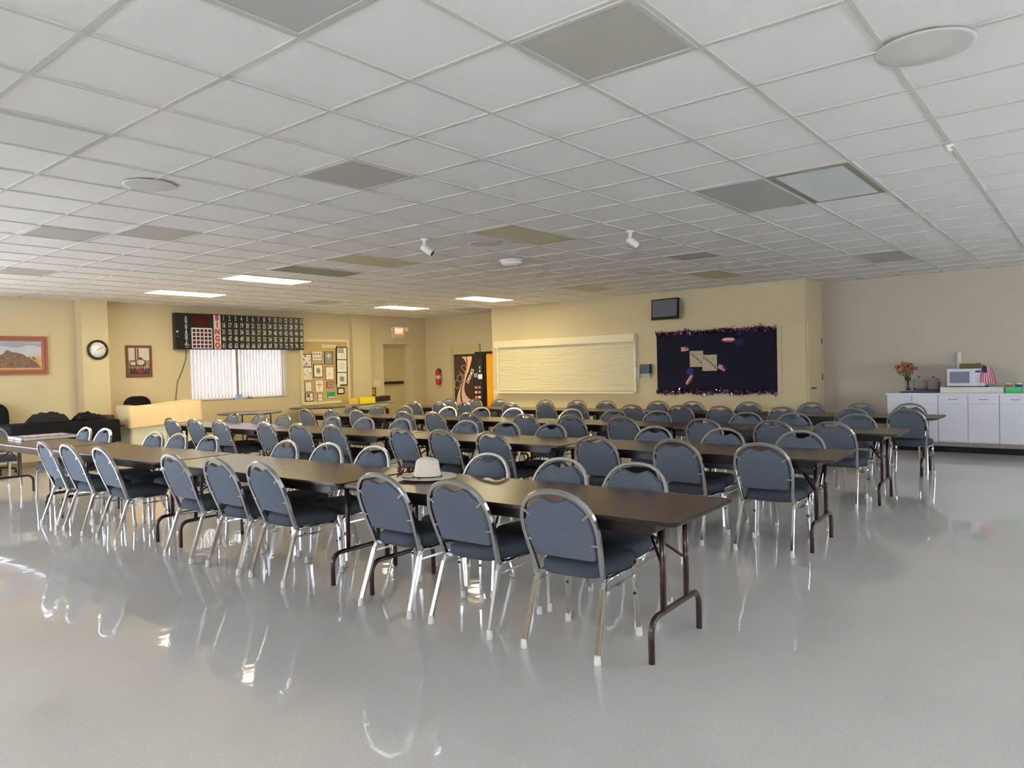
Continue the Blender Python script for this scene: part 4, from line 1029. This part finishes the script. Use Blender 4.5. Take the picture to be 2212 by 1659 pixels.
fr_, fb_, fw_ = mat('flag_red', RGB(176, 62, 66), .7), mat('flag_blue', RGB(42, 50, 110), .7), mat('flag_white', RGB(222, 206, 204), .7)
def flag(u_, v_, ang, label, w_=.15, h_=.09):
    m = MB()
    for k in range(7): m.box(-w_/2, w_/2, 0, .002, -h_/2+k*h_/7, -h_/2+(k+1)*h_/7, k % 2)
    m.box(-w_/2, -w_/2+w_*.42, .002, .0028, 0, h_/2, 2)
    o = m.build('paper_flag', [fr_, fw_, fb_]); o.matrix_world = frameB(3.60, 1.525, XS-.001) @ Matrix.Translation((u_, .0295, v_)) @ Matrix.Rotation(ang, 4, 'Y') @ Matrix.Diagonal((-1, 1, 1, 1))
    tag(o, label, 'flag', 'paper flags on the notice board')
flag(-.575, .255, math.radians(-8), 'small striped paper flag upper left on the black notice board')
flag(.155, -.115, math.radians(28), 'small striped paper flag right of the printed sheets')
def pinwheel(u_, v_, ang, du, dv, label, blue='glossy_blue', bc=(18, 34, 130)):
    t = wall_thing('ribbon_bow', label, 'decoration', frameB(3.60, 1.525, XS-.001) @ Matrix.Translation((u_, .030, v_)) @ Matrix.Rotation(ang, 4, 'Y'), 'star ribbons on the notice board')
    m = MB(); disc(m, 0, 0, .13, .045, 0, 0, 16); m.prism([(-.11, .0), (.1, .0), (.09, .02), (-.09, .024)], .0012, .004, 'y', 1)
    for k in range(7): m.box(-.09+.028*k, -.075+.028*k, .004, .005, -.012, .006, 1)
    m.build('red_streamer', [mat('glossy_red', RGB(150, 16, 24), .3), mat('streamer_white', RGB(214, 190, 184), .5)], t)
    m = MB(); rnd2 = random.Random(1)
    for k in range(7):
        a = 2*PI*k/7; disc(m, du+.045*math.cos(a), dv+.04*math.sin(a), .035, .035, .002+.003*k, 0, 10)
    m.build('blue_bow', mat(blue, RGB(*bc), .7), t)
pinwheel(.29, .395, 0, .20, -.05, 'red and dark blue ribbon near the top of the notice board', 'navy_ribbon', (10, 14, 66))
pinwheel(-.49, -.33, math.radians(-55), .13, .07, 'red and bright blue ribbon below the printed sheets')

# ================================================================== COUNTER
CX = 10.70
top = mat('white_worktop', RGB(226, 224, 228), .35)
def cab_unit(y0, y1, handles, label, ndoor=2):
    t = thing('base_cabinet', label, 'cabinet', (CX, (y0+y1)/2, 0), 0, 'white base cabinets under the counter')
    hw_ = (y1-y0)/2
    MB().box(.02, .62, -hw_+.001, hw_-.001, .10, .905).build('body', cabwhite, t)
    MB().box(.08, .60, -hw_+.001, hw_-.001, 0.0, .10).build('kick_base', mat('black_kick', RGB(10, 9, 12), .6), t)
    MB().box(.004, .02, -hw_+.001, hw_-.001, .10, .165).build('bottom_rail', mat('taupe_rail', RGB(150, 140, 132), .6), t)
    for k in range(2):
        a, b_ = -hw_+k*hw_+.0055, -hw_+(k+1)*hw_-.0055
        dr = MB().box(0, .0195, a, b_, .775, .895).build('drawer', cabwhite, t)
        dd = MB().box(0, .0195, a, b_, .172, .765).build('door', cabwhite, t)
        if handles:
            c = (a+b_)/2
            MB().tube([(0, c-.055, .845), (-.018, c-.04, .842), (-.024, c, .838), (-.018, c+.04, .842), (0, c+.055, .845)], .004, n=6).build('handle', mat('pewter', RGB(120, 118, 122), .35, .8), dr)
cab_unit(.03, .76, False, 'leftmost white base cabinet, without drawer handles, under the counter')
cab_unit(-.78, .03, True, 'white base cabinet with drawer handles below the microwave')
cab_unit(-1.59, -.78, True, 'white base cabinet with drawer handles at the right edge, below the green box')
tag(MB().box(CX-.02, X1-.001, -1.60, .775, .905, .935).build('worktop', top), 'long white worktop on the row of white cabinets', 'worktop')
ZC = .936
# tray
tag(MB().rbox(11.0-.16, 11.30, .03, .60, ZC, ZC+.018, .02).build('serving_tray', mat('navy_tray', RGB(18, 44, 84), .35)), 'flat dark blue tray under the vase and jars', 'tray')
ZT = ZC+.019
t = thing('flower_vase', 'glass vase of dried pink and orange flowers on the counter', 'vase', (11.05, .515, ZT))
MB().lathe([(.034, 0), (.040, .004), (.038, .05), (.036, .12), (.046, .22), (.043, .22), (.033, .12), (.033, .02), (.02, .012)], 16).build('glass', glassm, t)
m = MB(); rnd = random.Random(12); fl_ = []
for k in range(26):
    a = rnd.uniform(0, 2*PI); sp = rnd.uniform(.04, .17); hz = rnd.uniform(.30, .46)
    tip = (sp*math.cos(a), sp*math.sin(a)*1.1, hz); fl_.append(tip)
    m.tube([(.02*math.cos(a+2), .02*math.sin(a+2), .02), (.02*math.cos(a), .02*math.sin(a), .2), tip], .003, n=4)
m.build('stems', mat('dry_green', RGB(62, 66, 44), .7), t)
m = MB()
for k, (x, y, z) in enumerate(fl_):
    for q in range(7):
        c = Vector((x, y, z))+Vector((rnd.gauss(0, .016), rnd.gauss(0, .016), rnd.gauss(0, .016)))
        m.lathe([(.006, -.012), (.020, 0), (.006, .012)], 6, mi=(k+q) % 3, T=Matrix.Translation(c) @ Matrix.Rotation(rnd.random()*3, 4, 'X'), smooth=False)
m.build('blossoms', [mat('dry_pink', RGB(190, 112, 98), .8), mat('dry_orange', RGB(196, 130, 70), .8), mat('dry_mauve', RGB(128, 84, 78), .8)], t)
def jar(y, x, rad, h, label):
    t = thing('glass_jar', label, 'jar', (x, y, ZT), 0, 'glass jars on the blue tray')
    MB().lathe([(rad*.9, 0), (rad, .006), (rad, h*.85), (rad*.8, h), (rad*.76, h), (rad*.94, h*.83), (rad*.94, .012), (rad*.5, .01)], 20).build('jar_body', glassm, t)
    MB().lathe([(rad*.82, h), (rad*.84, h+.004), (rad*.84, h+.022), (rad*.3, h+.03), (.012, h+.05), (.004, h+.055)], 20).build('lid', glassm, t)
jar(.35, 11.07, .09, .19, 'clear glass jar next to the flower vase, left one')
jar(.15, 11.10, .10, .18, 'clear glass jar nearer the microwave, right one')
t = thing('pepper_mill', 'slim dark mill standing between jar and microwave', 'mill', (10.98, .055, ZT))
MB().lathe([(.022, 0), (.024, .01), (.015, .05), (.02, .09), (.014, .13), (.018, .15)], 12).build('mill_body', mat('dark_metal', RGB(60, 56, 60), .3, .6), t)
MB().lathe([(.016, .15), (.022, .17), (.018, .19), (.006, .2)], 12).build('knob', mat('reddish_knob', RGB(150, 96, 84), .4), t)
# riser + microwave
tag(MB().box(10.86, 11.32, -.82, .02, ZC, 1.025).build('shelf_riser', mat('cream_board', RGB(220, 216, 204), .5)), 'long cream riser block on the counter under the microwave', 'riser')
t = thing('microwave_oven', 'white microwave oven on the counter riser', 'microwave', (10.92, -.32, 1.026))
for sx_ in (.03, .33):
    for sy_ in (-.2, .2): MB().lathe([(.012, 0), (.012, .014)], 8, T=Matrix.Translation((sx_, sy_, 0))).build('foot', blkplastic, t)
MB().rbox(0, .36, -.255, .255, .014, .285, .012).build('casing', mat('microwave_white', RGB(220, 220, 230), .3), t)
MB().box(-.012, -.0005, -.085, .25, .02, .28).build('door', mat('microwave_white', RGB(220, 220, 230), .3), t)
MB().box(-.014, -.0125, -.055, .215, .06, .24).build('window', mat('mw_window', RGB(120, 122, 142), .3), t)
MB().box(-.030, -.0125, -.082, -.066, .06, .12).build('handle', white, t)
m = MB().box(-.004, -.0005, -.25, -.09, .03, .28, 0)
m.box(-.006, -.004, -.20, -.13, .225, .255, 1)
for i in range(4):
    for j in range(3): m.box(-.006, -.004, -.21+j*.03, -.19+j*.03, .07+i*.032, .09+i*.032, 2)
m.build('control_panel', [mat('microwave_white', RGB(220, 220, 230), .3), mat('mw_display', RGB(70, 80, 100), .2), mat('mw_keys', RGB(196, 196, 206), .4)], t)
t = thing('paper_towel_holder', 'upright white paper towel roll behind the microwave', 'paper towel', (11.31, -.185, 1.0255))
MB().lathe([(.035, 0), (.035, .008)], 16).tube([(0, 0, .005), (0, 0, .55)], .008, n=8).build('stand', white, t)
MB().lathe([(.032, .27), (.034, .272), (.034, .545), (.032, .547), (.01, .547)], 16).build('towel_roll', mat('towel_white', RGB(228, 226, 214), .8), t)
o = tag(MB().box(10.99, 11.25, -.49, -.23, 1.3115, 1.395).box(10.99, 11.25, -.47, -.26, 1.395, 1.402, 1).build('cardboard_box', [mat('olive_card', RGB(104, 92, 42), .7), mat('cream_lip', RGB(210, 200, 170), .6)]), 'olive-brown box lying on top of the microwave', 'box')
# small US flag on stick leaning at the microwave
t = thing('table_flag', 'small stars and stripes flag on a stick right of the microwave', 'flag', (10.90, -.60, 1.026))
MB().lathe([(.028, 0), (.028, .012), (.008, .016)], 12).build('base', blackm, t)
MB().tube([(0, 0, .01), (0, .04, .36)], .004, n=5).build('stick', mat('stick_gold', RGB(150, 120, 60), .4), t)
vs = []; fs = []; mi_ = []; mb = MB(); NX, NZ = 13, 10
def FP(a, b_):   # a down the stripes 0..1, b across 0..1 ; draped, hanging diagonally
    yy = .055-.055*b_*2.0 - .0*a + .06*a*(1-2*b_)*.6
    return (-.012+.014*math.sin(b_*9+a*3), .06-.02*a-.125*b_+.075*a*(.5-b_)*1.2, .345-.045*b_-.275*a*(1-.12*b_))
for i in range(NX):
    for j in range(NZ):
        b0, b1 = i/NX, (i+1)/NX; a0, a1 = j/NZ, (j+1)/NZ
        mi = 2 if (j < 4 and i < 7) else i % 2
        mb.add([FP(a0, b0), FP(a1, b0), FP(a1, b1), FP(a0, b1)], [(0, 1, 2, 3)], mi, False)
cloth_ = mb.build('flag_cloth', [mat('us_red', RGB(190, 54, 62), .7), mat('us_white', RGB(226, 206, 214), .7), mat('us_blue', RGB(30, 36, 92), .7)], t)
m = MB(); rnd = random.Random(5)
for i in range(4):
    for j in range(4):
        p = Vector(FP(.05+.09*i, .06+.12*j)); m.lathe([(.0022, -.001), (.0022, .001)], 5, T=Matrix.Translation((p.x-.003, p.y, p.z)) @ Matrix.Rotation(PI/2, 4, 'Y'))
m.build('stars', mat('star_white', RGB(214, 214, 226), .6), cloth_)
# green box and cups
t = thing('snack_carton', 'shiny bright green carton at the right end of the counter', 'carton', (10.92, -.93, ZC))
MB().rbox(0, .14, -.11, .105, .0, .088, .012).build('wrap', mat('shiny_green', RGB(28, 190, 96), .18, coat=.6, bump=.6, bscale=18), t)
MB().box(-.0, .14, .1055, .12, .0, .07).build('blue_flap', mat('deep_blue', RGB(20, 50, 110), .5), t)
for (y, x, cm, wl, lb) in ((-.86, 11.14, RGB(206, 86, 60), 'red_cup', 'red-orange cup with a white rim behind the green carton'), (-.99, 11.14, RGB(30, 70, 160), 'blue_cup', 'blue cup with a white lid behind the green carton')):
    t = thing('drinking_cup', lb, 'cup', (x, y, ZC), 0, 'cups behind the green carton')
    MB().lathe([(.034, 0), (.038, .004), (.048, .125), (.044, .125), (.030, .01)], 18).build('cup_body', mat(wl, cm, .5), t)
    MB().lathe([(.049, .120), (.050, .123), (.046, .134), (.02, .146)], 18).build('lid', white, t)

# ================================================================== CEILING FIXTURES
def panel(ix, iy, nx, label, kind, name='ceiling_light'):
    x0, x1, y0, y1 = ix*GX+.012, (ix+nx)*GX-.012, iy*GY+.012, (iy+1)*GY-.012
    cat = {'vent': 'vent', 'tile': 'ceiling panel'}.get(kind, 'ceiling light')
    grp = {'lit': 'lit ceiling lights', 'off': 'unlit ceiling lights', 'offy': 'unlit ceiling lights', 'offw': 'unlit ceiling lights'}.get(kind)
    if kind == 'vent': name = 'ceiling_vent'
    if kind == 'tile': name = 'ceiling_vent'; cat = 'vent'
    t = thing(name, label, cat, ((x0+x1)/2, (y0+y1)/2, CEIL), 0, grp)
    hx, hy = (x1-x0)/2, (y1-y0)/2
    z0 = -.0085
    m = MB(); fw = .022 if kind != 'rib' else .05
    m.box(-hx, hx, -hy, -hy+fw, z0-.004, -.0005); m.box(-hx, hx, hy-fw, hy, z0-.004, -.0005); m.box(-hx, -hx+fw, -hy+fw, hy-fw, z0-.004, -.0005); m.box(hx-fw, hx, -hy+fw, hy-fw, z0-.004, -.0005)
    m.build('frame', mat('fixture_frame', RGB(196, 194, 184), .5) if kind != 'rib' else mat('fixture_frame_dark', RGB(150, 148, 132), .5), t)
    if kind == 'lit':
        MB().box(-hx+fw, hx-fw, -hy+fw, hy-fw, z0-.002, -.0005).build('diffuser', lit, t)
    elif kind == 'rib':
        MB().box(-hx+fw, hx-fw, -hy+fw, hy-fw, z0-.0005, -.0005).build('diffuser', mat('ribbed_lens', RGB(204, 206, 204), .3, coat=.3), t)
        m = MB(); k_ = -hx+fw+.012
        while k_ < hx-fw: m.box(k_, k_+.008, -hy+fw, hy-fw, z0-.006, z0-.001); k_ += .026
        m.build('louvre', mat('ribbed_lens', RGB(204, 206, 204), .3), t)
    elif kind == 'vent':
        MB().box(-hx+fw, hx-fw, -hy+fw, hy-fw, z0+.002, -.0005).build('backing', mat('vent_dark', RGB(70, 64, 48), .7), t)
        m = MB(); k_ = -hx+fw+.01
        while k_ < hx-fw: m.box(k_, k_+.004, -hy+fw, hy-fw, z0-.003, z0+.0015); k_ += .02
        m.build('grille', mat('vent_blade', RGB(120, 112, 86), .6), t)
    else:
        MB().box(-hx+fw, hx-fw, -hy+fw, hy-fw, z0, -.0005).build('diffuser' if kind != 'tile' else 'grille', {'off': greylens, 'offy': lensyel, 'tile': ventm, 'offw': whitelens}[kind], t)
for a in [
 (5, 12, 2, 'lit ceiling light nearest the camera on the left side', 'lit'),
 (5, 16, 2, 'lit ceiling light in front of the bingo board, leftmost of the four', 'lit'),
 (13, 16, 2, 'lit ceiling light closest to the exit sign', 'lit'),
 (13, 12, 2, 'lit ceiling light near the corner of the shutter wall', 'lit'),
 (5, 10, 2, 'dark slotted ceiling vent just before the near lit light', 'vent'),
 (1, 3, 1, 'grey square ceiling vent in the middle left of the ceiling', 'tile'),
 (0, 9, 1, 'grey ceiling panel at far left, left one of a touching pair', 'tile'),
 (1, 8, 1, 'grey ceiling panel at far left, right one of a touching pair', 'tile'),
 (5, 4, 2, 'unlit yellowish ceiling light between the two ceiling cameras', 'offy'),
 (5, 8, 2, 'unlit yellowish ceiling light left of the left ceiling camera', 'offy'),
 (10, 3, 1, 'small grey ceiling panel right of the right ceiling camera', 'tile'),
 (13, 4, 2, 'unlit yellowish ceiling light above the wall television', 'offy'),
 (13, 0, 2, 'unlit ceiling light in front of the return wall with the door', 'off'),
 (1, 14, 1, 'grey ceiling panel at the left edge above the butte picture', 'tile'),
 (17, 2, 1, 'pale ceiling panel tucked beside the projecting wall corner', 'offw'),
 (10, 16, 1, 'small grey ceiling vent above the pinboard', 'tile'),
 (16, 15, 1, 'small grey ceiling vent above the fire extinguisher corner', 'tile'),
 (13, 8, 2, 'unlit ceiling light above the roller shutter', 'offy'),
 (5, -1, 2, 'ribbed unlit ceiling light with a shiny lens on the right', 'rib'),
 (5, 0, 2, 'plain grey unlit ceiling light touching the ribbed one', 'off'),
 (0, -1, 1, 'large grey square ceiling vent at the top middle of the view', 'tile'),
 (-3, 4, 2, 'unlit white ceiling light at the left edge of the view', 'offw'),
 (-3, 0, 2, 'unlit ceiling light cut off at the top left of the view', 'off')]:
    panel(*a)
def speaker(x, y, label, rad=.18):
    t = thing('ceiling_speaker', label, 'speaker', (x, y, CEIL-.0095), 0, 'round ceiling speakers')
    MB().lathe([(rad-.02, 0), (rad, -.0005), (rad, -.003), (rad-.02, -.006)], 48).build('rim', mat('speaker_rim', RGB(208, 206, 198), .5), t)
    MB().lathe([(rad-.02, -.0005), (rad-.021, -.0045), (rad*.6, -.006), (.02, -.0065)], 36).build('grille', speakerm, t)
speaker(.03, 3.37, 'round ceiling speaker in the left part of the ceiling')
speaker(3.66, 3.33, 'round ceiling speaker beside the unlit light between the cameras')
speaker(7.32, 3.33, 'round ceiling speaker before the wall television')
speaker(1.29, -1.36, 'large round ceiling speaker at the top right of the view', .20)
speaker(7.35, 9.45, 'round ceiling speaker near the exit sign light')
def cctv(x, y, az, label):
    t = thing('security_camera', label, 'camera', (x, y, CEIL-.0075), 0, 'white ceiling security cameras')
    MB().lathe([(.04, 0), (.04, -.012), (.02, -.02), (.014, -.07), (.018, -.085)], 16).build('mount', white, t)
    Tm = Matrix.Translation((0, 0, -.10)) @ Matrix.Rotation(az, 4, 'Z') @ Matrix.Rotation(math.radians(125), 4, 'Y')
    MB().lathe([(.02, -.035), (.034, -.03), (.038, 0), (.036, .09), (.033, .10)], 16, T=Tm).build('housing', white, t)
    MB().lathe([(.030, .1005), (.030, .106), (.012, .108)], 16, T=Tm).build('lens', blackm, t)
cctv(2.98, 3.58, math.radians(-60), 'white ceiling security camera, left of the two')
cctv(4.21, 1.81, math.radians(-35), 'white ceiling security camera, right of the two')
t = thing('smoke_detector', 'white dome detector on the ceiling between the cameras', 'detector', (4.83, 3.90, CEIL-.0095))
MB().lathe([(.15, 0), (.15, -.012), (.14, -.02)], 28).build('base', white, t)
MB().lathe([(.135, -.0205), (.13, -.05), (.09, -.075), (.03, -.082)], 28).build('dome', white, t)
t = thing('sprinkler_head', 'small white sprinkler head on the ceiling at the far right', 'sprinkler', (3.10, -1.20, CEIL-.0078))
MB().lathe([(.03, 0), (.03, -.006), (.012, -.012), (.01, -.03), (.022, -.034), (.022, -.037)], 14).build('head', white, t)

# every single-mesh or grouped object is linked; nothing is hidden
bpy.context.view_layer.update()
